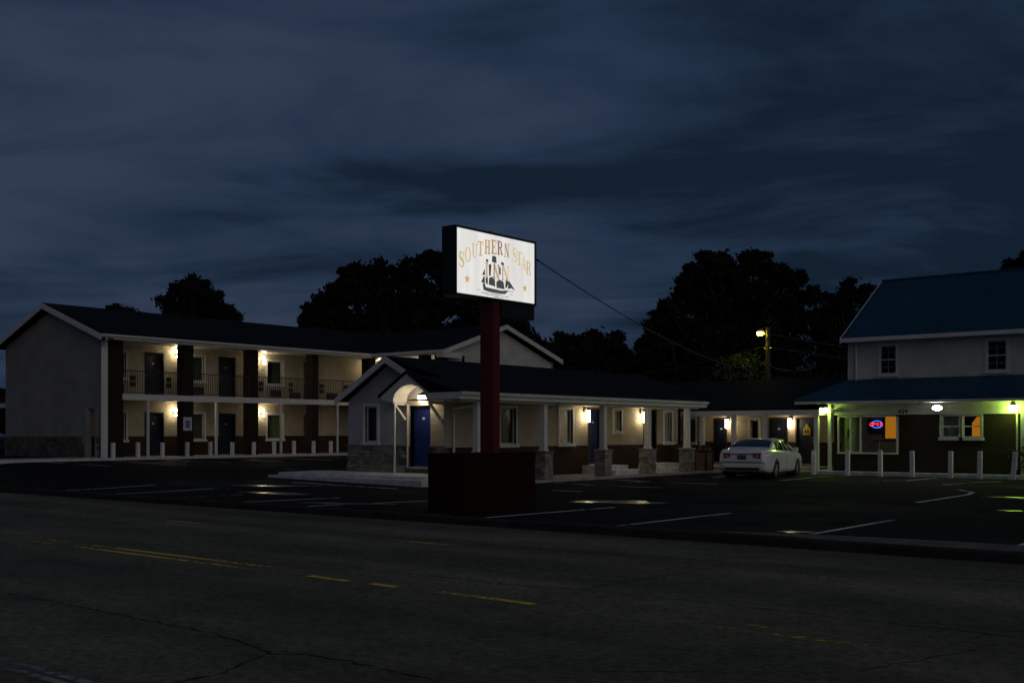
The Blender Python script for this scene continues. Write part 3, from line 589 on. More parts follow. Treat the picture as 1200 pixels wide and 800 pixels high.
# porch columns: each with stone base (every stone its own piece), cap and white shaft
for i, y in enumerate((25.1, 28.4, 31.83, 34.74, 37.61)):
    x = -21.6; z0 = 0.02; hw = 0.19
    core = MB().box(x - hw, x + hw, y - hw, y + hw, -0.1, 0.99).build('column_base', 'mortar', fr)
    r = random.Random(40 + i); rows = 8; hh = (0.97 - z0) / rows
    for k in range(rows):
        s = r.choice((-1, 1)); cut = r.uniform(-0.08, 0.08); d = [r.uniform(0.02, 0.045) for _ in range(4)]; za, zb = z0 + k * hh + 0.005, z0 + (k + 1) * hh - 0.005
        MB().box(x + hw, x + hw + d[0], y - hw - d[3], y + cut - 0.004, za, zb).build('stone', 'stone', core); MB().box(x + hw, x + hw + d[1], y + cut + 0.004, y + hw + d[2], za, zb).build('stone', 'stone', core)
        MB().box(x - hw - d[1], x - cut - 0.004, y - hw - d[2], y - hw, za, zb).build('stone', 'stone', core); MB().box(x - cut + 0.004, x + hw - 0.002, y - hw - d[3], y - hw, za, zb).build('stone', 'stone', core)
        MB().box(x - hw - d[0], x - hw, y - hw, y + hw, za, zb).build('stone', 'stone', core); MB().box(x - hw, x + hw - 0.002, y + hw, y + hw + d[1], za, zb).build('stone', 'stone', core)
    MB().cbox(x - 0.26, x + 0.26, y - 0.26, y + 0.26, 0.985, 1.04, 0.015).build('column_cap', 'stone', fr)
    MB().box(x - 0.095, x + 0.095, y - 0.095, y + 0.095, 1.04, 2.55).box(x - 0.12, x + 0.12, y - 0.12, y + 0.12, 1.04, 1.10).build('column_shaft', 'trim', fr)
# downspouts
for (y, x) in ((26.0, xW + 0.05), (29.35, -22.3)):
    MB().tube([(-21.35, y - 0.3, 2.74), (-21.5, y - 0.25, 2.55), (x, y - 0.05, 2.38), (x, y, 2.2), (x, y, 0.3), (x + 0.12, y, 0.2)], 0.04, 8).build('downspout', 'trim', fr)
# arched entry hood over the office door
ha, hb, hx, hz0, hz1, hy = -25.55, -23.30, -24.40, 2.80, 3.50, 24.95
hood = MB(); arch = []
for k in range(17):
    t = math.pi * k / 16; arch.append((-24.27 + 0.75 * math.cos(t), 2.60 + 0.54 * math.sin(t)))
hpoly = [(hb, 2.60), (hb, hz0), (hx, hz1), (ha, hz0), (ha, 2.70), (arch[-1][0] - 0.1, 2.60)] + arch[::-1]
hood.prism(hpoly, 1, hy, hy + 0.10); ho = hood.build('entry_hood', 'trim', fr)
MB().prism([(ha - 0.10, hz0 - 0.04), (hx, hz1 + 0.02), (hb + 0.07, hz0 - 0.02), (hb + 0.07, hz0 + 0.05), (hx, hz1 + 0.09), (ha - 0.10, hz0 + 0.03)], 1, hy - 0.06, 25.62).build('hood_roof', 'shingle', ho)
vl = MB(); n = len(arch); vs = [(x, hy + 0.10, z) for x, z in arch] + [(x, yG - 0.02, z) for x, z in arch]
vl.add(vs, [(i, i + 1, n + i + 1, n + i) for i in range(n - 1)]); vl.build('vault', 'trim', ho, True)
for x in (-25.10, -23.52): MB().box(x - 0.04, x + 0.04, hy + 0.1, yG, 2.52, 2.60).build('hood_beam', 'trim', ho)
for x in (-25.06, -23.50): MB().prism([(hy + 0.02, 2.58), (hy + 0.12, 2.58), (yG - 0.02, 2.08), (yG - 0.02, 1.98)], 0, x - 0.05, x + 0.03).build('bracket', 'trim', ho)
MB().tube([(-24.97, hy + 0.03, 0.33), (-24.97, hy + 0.03, 2.60)], 0.035, 8).build('hood_post', 'trim', ho)

# ------------------------------------------------------------------ rear single-storey wing behind the parked car
rw = thing('motel_wing', 'low cream motel wing with navy doors set back behind the parked white car', 'motel', (-22, 44, 0))
yR = 46.0; FR = face_map('y', yR, -1)
rwin = [(-26.5, -25.95, 1.15, 2.28), (-23.12, -22.72, 1.15, 2.2)]
rd = [(-24.95, -24.35, 0.24, 2.24), (-22.16, -21.34, 0.24, 2.24), (-20.87, -20.04, 0.24, 2.24)]
wall_y(yR, yR + 0.2, -29, -18.9, 1.2, 2.6, rwin + rd, 'wall', 'cream', rw); wall_y(yR - 0.004, yR + 0.2, -29, -18.9, -0.2, 1.2, rwin + rd, 'brick_wainscot', 'brown', rw)
for h in rwin: window(rw, FR, *h, False, 'curtain', 0.4, trim=0.09)
dd = [door(rw, FR, *h, 'navy', 'doorframe', rev=0.1, handle_at=1, plate=(i < 2)) for i, h in enumerate(rd)]
# yellow notice with a round top on the last door
nb = MB(); cx, zc_ = -20.42, 1.72
pts = [(cx - 0.16, zc_ - 0.2), (cx + 0.16, zc_ - 0.2), (cx + 0.17, zc_ + 0.08), (cx + 0.1, zc_ + 0.14)] + [(cx + 0.07 * math.cos(t), zc_ + 0.2 + 0.08 * math.sin(t)) for t in [math.pi * k / 6 for k in range(7)]] + [(cx - 0.1, zc_ + 0.14), (cx - 0.17, zc_ + 0.08)]
nb.prism(pts, 1, yR + 0.055, yR + 0.08); nb.build('notice', 'notice', dd[2])
MB().box(cx - 0.10, cx - 0.02, yR + 0.052, yR + 0.055, zc_ - 0.12, zc_ + 0.02).box(cx + 0.02, cx + 0.1, yR + 0.052, yR + 0.055, zc_ - 0.12, zc_ + 0.02).build('notice_print', 'signblack', dd[2])
MB().box(-29, -18.9, 42.2, yR, -0.2, 0.16).build('walkway', 'concrete', rw)
MB().box(-25.2, -18.0, 41.78, 41.84, 2.33, 2.54).build('fascia', 'trim', rw); MB().box(-18.06, -18.0, 41.84, 45.9, 2.33, 2.54).build('fascia', 'trim', rw)
MB().box(-29, -18.06, 41.84, yR, 2.50, 2.53).build('porch_ceiling', 'trim', rw)
MB().box(-25.2, -18.1, 41.9, 42.1, 2.38, 2.5).build('porch_beam', 'trim', rw)
MB().prism([(41.8, 2.53), (47.5, 4.0), (53, 2.5), (53, 2.6), (47.5, 4.1), (41.8, 2.6)], 0, -30, -18.0).build('roof', 'shingle', rw)
MB().box(-29, -28.8, 46, 53, 0, 2.6).box(-19.1, -18.9, 46.2, 53, 0, 2.6).box(-28.8, -19.1, 52.8, 53, 0, 2.6).build('rear_wall', 'cream', rw)
for x in (-23.37, -21.87, -20.46, -18.2): MB().box(x - 0.085, x + 0.085, 41.92, 42.08, -0.05, 2.38).box(x - 0.11, x + 0.11, 41.9, 42.1, -0.05, 0.05).build('porch_post', 'trim', rw)
MB().box(-25.65, -25.45, yR - 0.06, yR, 0.16, 2.5).build('corner_board', 'trim', rw)

# ------------------------------------------------------------------ the bar with the blue metal roof
bar = thing('bar_building', 'two-storey house bar with blue metal roof and dark brick ground floor', 'bar', (-12, 44, 0))
yb = 42.3; FBm = face_map('y', yb, -1); X1 = 2.0
store = (-17.45, -15.02, 0.86, 2.30); w2 = (-13.40, -11.98, 1.45, 2.27)
wall_y(yb, yb + 0.2, -17.6, X1, -0.1, 2.32, [store, w2], 'brick_wall', 'barbrick', bar)
MB().box(-17.7, X1, yb - 0.06, yb + 0.14, 2.32, 2.76).build('frieze_board', 'trim', bar)
MB().box(-17.7, X1, yb - 0.10, yb - 0.06, 2.52, 2.56).build('frieze_moulding', 'trim', bar)
MB().box(-18.9, X1, 41.62, yb + 0.1, 2.76, 2.80).build('soffit', 'trim', bar)
MB().box(-18.95, X1, 41.56, 41.62, 2.76, 2.90).build('fascia', 'trim', bar); MB().box(-18.95, -18.89, 41.62, 45.5, 2.76, 2.90).build('fascia', 'trim', bar)
MB().box(-18.89, -17.6, 41.62, 45.5, 2.76, 2.80).build('soffit', 'trim', bar)
# porch roof: hipped at its left end
pr = MB(); pr.add([(-18.97, 41.54, 2.87), (X1, 41.54, 2.87), (X1, 44.0, 3.74), (-17.72, 44.0, 3.74), (-18.97, 46.5, 2.87), (-17.72, 46.5, 3.74),
                   (-18.97, 41.54, 2.93), (X1, 41.54, 2.93), (X1, 44.0, 3.80), (-17.72, 44.0, 3.80), (-18.97, 46.5, 2.93), (-17.72, 46.5, 3.80)],
                  [(0, 1, 2, 3), (0, 3, 5, 4), (6, 9, 8, 7), (6, 10, 11, 9), (0, 6, 7, 1), (0, 4, 10, 6), (4, 5, 11, 10), (1, 7, 8, 2), (2, 8, 9, 3), (3, 9, 11, 5)])
pro = pr.build('porch_roof', 'blueroof', bar)
def seam(parent, a, c): MB().tube([a, c], 0.011, 4).build('roof_seam', 'blueroof', parent)
for i in range(52):
    x = -18.6 + i * 0.4
    if x > X1: break
    t = 1.0 if x > -17.72 else (x + 18.97) / 1.25
    seam(pro, (x, 41.54, 2.945), (x, 41.54 + 2.46 * t, 2.945 + 0.87 * t))
# upper storey
up = [(-16.38, -15.72, 3.98, 5.14), (-12.26, -11.55, 3.98, 5.14), (-8.1, -7.4, 3.98, 5.14), (-3.9, -3.2, 3.98, 5.14)]
yu = 44.0; FU = face_map('y', yu, -1)
wall_y(yu, yu + 0.2, -17.72, X1, 3.2, 5.42, up, 'siding_wall', 'siding', bar)
MB().box(-17.72, -17.52, yu + 0.2, 52.2, 0, 5.42).box(-17.52, X1, 52.0, 52.2, 0, 5.42).box(X1 - 0.2, X1, yu + 0.2, 52.0, 0, 5.42).build('side_wall', 'siding', bar)
MB().prism([(44.0, 5.42), (52.2, 5.42), (48.1, 8.0)], 0, -17.72, -17.52).prism([(44.0, 5.42), (52.2, 5.42), (48.1, 8.0)], 0, X1 - 0.2, X1).build('gable_wall', 'siding', bar)
for h in up:
    wo_ = window(bar, FU, *h, True, None, trim=0.07, rev=0.05); k = FB(FU); um = (h[0] + h[1]) / 2
    k.b(um - 0.012, um + 0.012, -0.045, -0.03, h[2] + 0.05, h[3] - 0.05)
    for q in (0.25, 0.75): k.b(h[0] + 0.05, h[1] - 0.05, -0.045, -0.032, h[2] + q * (h[3] - h[2]) - 0.01, h[2] + q * (h[3] - h[2]) + 0.01)
    k.build('muntin', 'gable', wo_)
ro = MB().prism([(43.45, 5.34), (48.1, 8.18), (52.75, 5.34), (52.75, 5.46), (48.1, 8.30), (43.45, 5.46)], 0, -17.80, X1 + 0.4).build('roof', 'blueroof', bar)
for i in range(52):
    x = -17.65 + i * 0.4
    if x > X1: break
    seam(ro, (x, 43.45, 5.475), (x, 48.1, 8.315))
MB().tube([(-17.8, 48.1, 8.31), (X1 + 0.4, 48.1, 8.31)], 0.06, 6).build('ridge_cap', 'blueroof', ro)
MB().box(-17.80, X1, 43.40, 43.46, 5.30, 5.46).build('fascia', 'trim', bar); MB().box(-17.72, X1, 43.46, 44.0, 5.30, 5.34).build('soffit', 'trim', bar)
MB().tube([(-17.35, 43.6, 5.36), (-17.35, 43.95, 5.2), (-17.35, 43.95, 3.75)], 0.045, 8).build('downspout', 'trim', bar)
MB().prism([(43.45, 5.46), (43.45, 5.24), (48.1, 8.08), (48.1, 8.30)], 0, -17.85, -17.80).build('rake_board', 'trim', bar)
# corner posts under the porch roof
for x in (-17.72, -10.52): MB().box(x - 0.06, x + 0.06, yb - 0.20, yb - 0.08, 0.12, 2.76).build('porch_post', 'trim', bar)
MB().tube([(-10.72, yb - 0.1, 2.7), (-10.72, yb - 0.1, 0.3)], 0.035, 8).build('downspout', 'trim', bar)
# shop front: recessed bay with panes, counter and a lit orange blind
sf = FB(FBm); s0, s1, sz0, sz1 = store
for (a, c) in ((s0, s0 + 0.06), (s1 - 0.09, s1), (-16.95, -16.89), (-16.55, -16.49)): sf.b(a, c, -0.06, 0.03, sz0, sz1)
sf.b(s0, s1, -0.06, 0.05, sz0 - 0.07, sz0); sf.b(s0, s1, -0.06, 0.03, sz1 - 0.06, sz1)
sfo = sf.build('shop_window', 'trim', bar)
p = FB(FBm); p.add([FBm(s0, -0.03, sz0), FBm(s1, -0.03, sz0), FBm(s1, -0.03, sz1), FBm(s0, -0.03, sz1)], [(0, 1, 2, 3)]); p.build('pane', 'glass', sfo)
iw = FB(FBm); iw.b(s0 - 0.1, s1 + 0.1, -0.98, -0.95, sz0 - 0.1, sz1 + 0.1); iw.build('back_wall', 'curtain2', sfo)
iw = FB(FBm); iw.b(-16.6, -15.75, -0.95, -0.92, 1.55, 2.15); iw.build('dark_inner_window', 'inner', sfo)
for i in range(4): q = FB(FBm); q.b(-16.6, -15.75, -0.92, -0.90, 1.66 + i * 0.13, 1.68 + i * 0.13); q.build('blind_slat', 'ac', sfo)
q = FB(FBm); q.b(-15.68, -15.14, -0.42, -0.40, 1.40, 2.26); ob = q.build('lit_blind', 'orange', sfo)
q = FB(FBm); q.b(-15.74, -15.10, -0.44, -0.38, 1.34, 1.40); q.b(-15.80, -15.68, -0.46, -0.36, 1.4, 2.28); q.build('blind_frame', 'inner', sfo)
q = FB(FBm); q.b(-16.1, -15.1, -0.6, -0.3, 1.28, 1.33); q.build('counter', 'inner', sfo)
q = FB(FBm); q.b(-15.95, -15.92, -0.5, -0.45, 0.86, 1.28); q.build('counter_leg', 'trim', sfo)
q = FB(FBm); q.b(-17.3, -17.15, -0.7, -0.6, 1.4, 1.75); q.build('framed_picture', 'doorframe', sfo)
# double sash window with an orange lit blind
um = (w2[0] + w2[1]) / 2
wa = window(bar, FBm, w2[0], um - 0.05, w2[2], w2[3], True, 'curtain2', 0.0, trim=0.07, rev=0.06)
wb = window(bar, FBm, um + 0.05, w2[1], w2[2], w2[3], True, None, trim=0.07, rev=0.06)
q = FB(FBm); vs = [FBm(a, -0.3, z) for a, z in ((um + 0.30, w2[2] + 0.02), (w2[1] + 0.03, w2[2] + 0.02), (w2[1] + 0.03, w2[3]), (um + 0.52, w2[3]), (um + 0.30, w2[3] - 0.28))]; vs2 = [(x, y + 0.02, z) for x, y, z in vs]
q.add(vs + vs2, [(0, 1, 2, 3, 4), (9, 8, 7, 6, 5)] + [(i, (i + 1) % 5, 5 + (i + 1) % 5, 5 + i) for i in range(5)]); q.build('lit_blind', 'orange', wb)
MB().box(-19.0, X1, 41.1, yb + 0.1, -0.2, 0.10).build('walkway', 'concrete', bar)
structure(MB().cbox(-18.0, X1, 40.95, 41.1, -0.2, 0.15, 0.02).build('bar_kerb', 'kerbwhite'))
structure(MB().cbox(-18.0, -17.8, 41.1, 42.6, -0.2, 0.14, 0.02).build('bar_kerb_return', 'kerbwhite'))
# house number 404 on the frieze
def stroke_glyphs(mb, fm, text, u, z, w, h, d0, d1, st, mirror=1):
    G = {'4': [((.72, 0), (.72, 1)), ((.72, 1), (.0, .32)), ((.0, .32), (1, .32))], '0': [((.1, .0), (.9, .0)), ((.9, 0), (.9, 1)), ((.9, 1), (.1, 1)), ((.1, 1), (.1, 0))]}
    for ch in text:
        for (a, c) in G[ch]:
            pa, pc = (u + a[0] * w, z + a[1] * h), (u + c[0] * w, z + c[1] * h); dx, dz = pc[0] - pa[0], pc[1] - pa[1]; L = math.hypot(dx, dz); nx, nz = -dz / L * st / 2, dx / L * st / 2
            qs = [(pa[0] + nx, pa[1] + nz), (pc[0] + nx, pc[1] + nz), (pc[0] - nx, pc[1] - nz), (pa[0] - nx, pa[1] - nz)]
            v = [fm(a_, d0, b_) for a_, b_ in qs] + [fm(a_, d1, b_) for a_, b_ in qs]
            mb.add(v, [(0, 1, 2, 3), (7, 6, 5, 4), (0, 1, 5, 4), (1, 2, 6, 5), (2, 3, 7, 6), (3, 0, 4, 7)])
        u += w * 1.5
hn = MB(); stroke_glyphs(hn, face_map('y', yb - 0.06, -1), '404', -15.0, 2.37, 0.085, 0.15, 0.0, 0.012, 0.03); hn.build('house_number', 'signblack', bar)

# ------------------------------------------------------------------ lamps
def sconce(loc, axis, label, shade_h=0.30, r=0.075, m='lampwarm', group=None, plate='blackmetal', out=0.22):
    t = thing('wall_lamp', label, 'lamp', loc, group); x, y, z = loc; dx, dy = axis
    bx = MB(); bx.box(x - 0.06 * abs(dy) - 0.0, x + 0.06 * abs(dy) + 0.02 * abs(dx) * dx, y - 0.06 * abs(dx), y + 0.06 * abs(dx) + 0.02 * dy * abs(dy), z + 0.02, z + 0.22)
    cx, cy = x + dx * out, y + dy * out
    bx.tube([(x, y, z + 0.17), (cx, cy, z + 0.19)], 0.018, 6); bx.build('bracket', plate, t)
    MB().lathe([(0.02, 0.17), (r * 0.9, 0.15), (r * 1.1, 0.10), (r * 1.1, 0.085)], (cx, cy, z), 14).build('cap', plate, t)
    MB().lathe([(r, 0.08), (r, 0.08 - shade_h), (r * 0.7, 0.06 - shade_h)], (cx, cy, z), 14).build('shade', m, t, True)
    return t
sconce((xW + 0.002, 33.2, 2.36), (1, 0), 'tall glowing wall lamp left of the front blue room door with steps', 0.40, 0.065)
sconce((xW + 0.002, 37.06, 2.36), (1, 0), 'tall glowing wall lamp beside the small bathroom window on cream brick', 0.40, 0.065)
sconce((-24.2, yR - 0.006, 2.16), (0, -1), 'glowing wall lamp by the half-hidden navy door behind the white car', 0.40, 0.065)
sconce((-21.1, yR - 0.006, 2.16), (0, -1), 'glowing wall lamp between the two navy doors', 0.40, 0.075)
sconce((-24.2, yG - 0.022, 2.72), (0, -1), 'square glowing lamp under the arched hood above the blue office door', 0.17, 0.11, 'lampporch', out=0.16)
def jar(loc, axis, label):
    """coach lamp: bare bulb in a bracket above a small open reflector that throws light down the wall"""
    t = thing('wall_lamp', label, 'lamp', loc, 'coach lamps on the motel block'); x, y, z = loc; dx, dy = axis; cx, cy = x + dx * 0.22, y + dy * 0.22
    MB().box(x - 0.05, x + 0.05, y - 0.05, y + 0.05, z - 0.22, z - 0.02).tube([(x, y, z - 0.10), (cx, cy, z - 0.13), (cx, cy, z - 0.05)], 0.015, 6).lathe([(0.03, -0.10), (0.05, -0.14), (0.06, -0.17)], (cx, cy, z), 12).build('bracket', 'metal', t)
    MB().lathe([(0.04, -0.17), (0.06, -0.22), (0.075, -0.29)], (cx, cy, z), 12).build('lower_shade', 'lampwarm', t, True)
    MB().lathe([(0.03, -0.06), (0.06, -0.02), (0.065, 0.03), (0.04, 0.08), (0.01, 0.10)], (cx, cy, z), 12).build('bulb', 'lampbulb', t, True)
    return t
jar((xF, 31.72, 5.58), (1, 0), 'upper coach lamp right of the first balcony door'); jar((xF, 31.62, 2.72), (1, 0), 'lower coach lamp beside the pier with the parking plate')
jar((xF, 37.0, 5.52), (1, 0), 'upper coach lamp left of the green-curtained balcony window'); jar((xF, 36.95, 2.74), (1, 0), 'lower coach lamp left of the green-curtained ground floor window')
jar((-46.1, wy, 5.5), (0, -1), 'coach lamp in the inner corner of the upper balcony'); jar((-42.3, wy, 5.0), (0, -1), 'coach lamp on the upper balcony hidden behind the office roof ridge')
jar((-43.2, wy, 2.7), (0, -1), 'lower coach lamp in the inner corner behind the office gable')
def barn(loc, label):
    t = thing('yard_lamp', label, 'lamp', loc, 'yard lamps on the bar'); x, y, z = loc
    MB().tube([(x, y + 0.5, z + 0.30), (x, y + 0.2, z + 0.36), (x, y, z + 0.26)], 0.02, 6).lathe([(0.03, 0.26), (0.05, 0.18), (0.10, 0.06), (0.13, 0.02), (0.13, 0.0)], (x, y, z), 14).build('housing', 'blackmetal', t)
    MB().lathe([(0.165, 0.0), (0.16, -0.10), (0.12, -0.19)], (x, y, z), 14).build('globe', 'lampgreen', t, True); return t
barn((-17.90, 41.98, 2.60), 'yard lamp with dark bell housing at the bar corner next to the motel wing')
barn((-10.80, 41.98, 2.60), 'yard lamp with dark bell housing at the end of the bar by the downspout')
fl = thing('flood_lamp', 'bright white flood lamp on the frieze above the double window', 'lamp', (-13.5, yb - 0.06, 2.54))
MB().tube([(-13.95, yb - 0.06, 2.56), (-13.95, yb - 0.16, 2.56)], 0.05, 8).tube([(-13.5, yb - 0.06, 2.58), (-13.5, yb - 0.2, 2.56)], 0.04, 8).build('bracket', 'trim', fl)
MB().box(-13.69, -13.31, yb - 0.22, yb - 0.17, 2.45, 2.65).build('housing', 'metal', fl)
MB().prism([(-13.5 + 0.17 * math.cos(t), 2.55 + 0.085 * math.sin(t)) for t in [2 * math.pi * k / 24 for k in range(24)]], 1, yb - 0.224, yb - 0.221).build('lens', 'lampflood', fl)
tw = thing('twin_spot', 'unlit twin spotlight on the bar frieze beside the corner yard lamp', 'lamp', (-17.4, yb - 0.06, 2.55))
MB().box(-17.52, -17.30, yb - 0.10, yb - 0.06, 2.50, 2.64).build('junction_box', 'trim', tw)
for i, dx in enumerate((-0.16, 0.14)): MB().lathe([(0.03, 0), (0.06, -0.08), (0.075, -0.2), (0.06, -0.2)], (-17.41 + dx, yb - 0.1, 2.50 + 0.05 * i), 10, 1).build('spot_head', 'metal', tw)

# neon sign in the shop window
ns = thing('neon_sign', 'oval neon sign with red lettering and blue ring hanging in the shop window', 'sign', (-15.9, yb + 0.09, 1.95))
ring = [(-15.9 + 0.21 * math.cos(t), yb + 0.09, 1.95 + 0.135 * math.sin(t)) for t in [math.pi * (0.10 + 0.8 * k / 14) for k in range(15)]]
MB().tube(ring, 0.016, 6).build('ring', 'neonblue', ns)
MB().tube([(x, y, 3.9 - z) for x, y, z in ring], 0.018, 6).build('ring', 'neonblue', ns)
def npath(pts, ox): return [(-15.9 + (ox + p[0] * 0.12) * 0.74, yb + 0.075, 1.90 + p[1] * 0.10) for p in pts]
nl = MB()
for (ox, strokes) in ((-0.36, [[(.5 + .5 * math.cos(t), .5 + .6 * math.sin(t)) for t in [2 * math.pi * k / 12 for k in range(13)]]]), (-0.17, [[(0, 0), (0, 1), (.7, 1), (.8, .75), (.7, .5), (0, .5)]]),
                      (0.01, [[(.8, 0), (0, 0), (0, 1), (.8, 1)], [(0, .5), (.7, .5)]]), (0.19, [[(0, 0), (0, 1), (.9, 0), (.9, 1)]])):
    for st in strokes: nl.tube(npath(st, ox), 0.016, 5)
nl.build('lettering', 'neonred', ns); MB().box(-16.2, -15.6, yb + 0.10, yb + 0.105, 1.93, 1.97).tube([(-16.1, yb + 0.1, 2.24), (-16.1, yb + 0.1, 1.95)], 0.004, 4).tube([(-15.7, yb + 0.1, 2.24), (-15.7, yb + 0.1, 1.95)], 0.004, 4).build('backing', 'inner', ns)

# ------------------------------------------------------------------ bollards
def bollard(x, y, z, h, label, group, tilt=0.0):
    b = MB().cbox(x - 0.07, x + 0.07, y - 0.07, y + 0.07, z, z + h, 0.02)
    o = thing('bollard', label, 'bollard', (x, y, z), group); b.build('post', 'post', o); o.rotation_euler = (0, tilt, rnd.uniform(-0.06, 0.06)); return o
sb = ['in front of the brick pier at the gable corner', 'between the gable corner pier and the first balcony post', 'right of the first balcony post, before a navy door', 'in front of the brick pier with the parking plate',
      'just left of the second balcony post', 'right of the second balcony post, before a navy door', 'in front of the brick pier between door and coach lamps', 'just left of the third balcony post, below the coach lamps',
      'right of the third balcony post, before brown wainscot', 'in front of the narrow fourth brick pier', 'just left of the last balcony post, near the office gable']
for i, y in enumerate((26.81, 28.03, 29.31, 30.64, 31.92, 33.19, 34.49, 35.75, 37.02, 38.35, 39.53)):
    bollard(-44.3 + rnd.uniform(-0.02, 0.02), y, FL, 0.68 + rnd.uniform(-0.03, 0.03), 'short white bollard ' + sb[i], 'short white bollards in front of the motel block', rnd.uniform(-0.015, 0.015))
lb = ['white timber bollard in front of the end porch post of the motel wing', 'white timber bollard outside the shop window nearest the corner post', 'white timber bollard below the neon sign', 'white timber bollard before plain brick between shop window and flood lamp',
      'white timber bollard below the left sash of the double window', 'white timber bollard below the right edge of the double window', 'leaning white timber bollard by the bar downspout']
for i, (x, y, h) in enumerate(((-17.72, 40.6, 0.96), (-16.30, 40.45, 0.98), (-15.02, 40.4, 1.0), (-13.86, 40.45, 0.99), (-12.52, 40.5, 0.99), (-11.55, 40.6, 1.0), (-10.45, 40.6, 0.98))):
    bollard(x, y, -0.02, h, lb[i], None, 0.085 if i == 6 else rnd.uniform(-0.012, 0.012))

# accessible parking plate on the second pier
ps = thing('parking_plate', 'white accessible parking plate with blue symbol on a brick pier', 'sign', (xP + 0.03, 31.4, 1.95))
MB().box(xP + 0.035, xP + 0.055, 31.14, 31.62, 1.72, 2.36).build('plate', 'signwhite', ps)
MB().box(xP + 0.055, xP + 0.058, 31.26, 31.50, 1.86, 2.20).build('symbol_panel', 'signblue', ps)
wc = MB(); F_ = face_map('x', xP + 0.058, 1)
for (a, c) in (((31.36, 2.16), (31.36, 2.06)), ((31.36, 2.06), (31.43, 2.06)), ((31.43, 2.06), (31.46, 1.95))): wc.tube([F_(a[0], 0.003, a[1]), F_(c[0], 0.003, c[1])], 0.012, 4)
wc.tube([F_(31.37 + 0.07 * math.cos(t), 0.003, 1.99 + 0.07 * math.sin(t)) for t in [math.pi * (0.6 + 1.3 * k / 10) for k in range(11)]], 0.010, 4); wc.build('wheelchair_symbol', 'signwhite', ps)

# litter bins at the end of the porch
bn = thing('litter_bin', 'square aggregate-panel litter bin with dark dome lid at the porch end', 'bin', (-21.55, 38.85, 0))
MB().box(-21.8, -21.3, 38.6, 39.1, 0, 0.86).build('body', 'binpanel', bn)
for (sx, sy) in ((-1, -1), (1, -1), (1, 1), (-1, 1)): x, y = -21.55 + 0.24 * sx, 38.85 + 0.24 * sy; MB().box(x - 0.035, x + 0.035, y - 0.035, y + 0.035, 0.0, 0.89).build('corner_trim', 'bindark', bn)
MB().lathe([(0.30, 0.86), (0.29, 0.95), (0.24, 1.06), (0.14, 1.13), (0.02, 1.15)], (-21.55, 38.85, 0), 20).build('lid', 'bindark', bn, True)
bn2 = thing('wheeled_bin', 'tall black bin against the brown wainscot beside the last porch column', 'bin', (-22.75, 39.2, G0))
MB().prism([(-23.0, G0 + 0.05), (-22.55, G0 + 0.05), (-22.48, 1.05), (-23.06, 1.05)], 1, 38.95, 39.45).build('body', 'blackmetal', bn2)
MB().prism([(-23.1, 1.05), (-22.42, 1.05), (-22.44, 1.10), (-22.8, 1.16), (-23.1, 1.13)], 1, 38.9, 39.5).build('lid', 'bindark', bn2)
for y in (38.95, 39.41): MB().lathe([(0.08, 0), (0.08, 0.04)], (-23.0, y, G0 + 0.08), 12, 1).build('wheel', 'tyre', bn2)

# ------------------------------------------------------------------ pole sign
sg = thing('pole_sign', 'backlit white motel pole sign with ship on a red pole and brick plinth', 'sign', (-15.5, 18.2, 0))
bx0, bx1, by0, by1, bz = -16.0, -15.0, 17.0, 19.42, 1.2
MB().box(bx0 + 0.012, bx1 - 0.012, by0 + 0.012, by1 - 0.012, -0.05, bz - 0.02).build('plinth', 'signmortar', sg); pl = sg.children[-1] if sg.children else [o for o in bpy.data.objects if o.name.startswith('plinth')][0]
br = MB(); ch = 0.0715; rr = random.Random(11)
for c in range(14):
    z0 = 0.0 + c * ch + 0.005; z1 = z0 + ch - 0.010; off = 0.1075 if c % 2 else 0.0
    for (axis, a0, a1) in (('x', by0, by1), ('y', bx0, bx1)):
        u = a0 - off
        while u < a1:
            p0, p1 = max(u, a0) + 0.004, min(u + 0.215, a1) - 0.004; u += 0.215
            if p1 - p0 < 0.03: continue
            for s in (0, 1):
                e = rr.uniform(0.0, 0.006)
                if axis == 'x': br.box(*((bx1 - 0.03, bx1 + e) if s else (bx0 - e, bx0 + 0.03)), p0, p1, z0, z1)
                else: br.box(p0, p1, *((by1 - 0.03, by1 + e) if s else (by0 - e, by0 + 0.03)), z0, z1)
u = by0
while u < by1 - 0.02: br.box(bx0 - 0.012, bx1 + 0.012, u + 0.004, min(u + 0.0715, by1) - 0.004, 14 * ch + 0.004, bz + rr.uniform(-0.003, 0.004)); u += 0.0715
br.build('bricks', 'signbrick', pl, kind='stuff')
pm = MB().box(-15.66, -15.302, 18.302, 18.54, bz - 0.05, 4.6).build('pole', 'signred', sg)
cx0, cx1, cy0, cy1, cz0, cz1 = -15.62, -15.25, 17.02, 19.76, 4.50, 5.95
cb = MB(); fwid = 0.045
cb.box(cx0, cx1 - 0.02, cy0, cy1, cz0, cz1)
for a in ((cy0, cy0 + fwid, cz0, cz1), (cy1 - fwid, cy1, cz0, cz1), (cy0 + fwid, cy1 - fwid, cz0, cz0 + fwid), (cy0 + fwid, cy1 - fwid, cz1 - fwid, cz1)): cb.box(cx1 - 0.02, cx1 + 0.015, *a)
cab = cb.build('cabinet', 'signblack', sg)
MB().box(-15.58, -15.28, 18.56, 19.74, 4.18, 4.50).build('ballast_box', 'signblack', sg)
MB().tube([(-15.45, 18.38, 5.95), (-15.45, 18.38, 6.02)], 0.03, 6).tube([(-15.4, 19.76, 5.55), (-15.35, 19.86, 5.6), (-15.3, 19.93, 5.55)], 0.02, 6).build('conduit', 'signblack', sg)
U0, U1, V0, V1 = cy0 + fwid, cy1 - fwid, cz0 + fwid, cz1 - fwid
fx = cx1 - 0.012
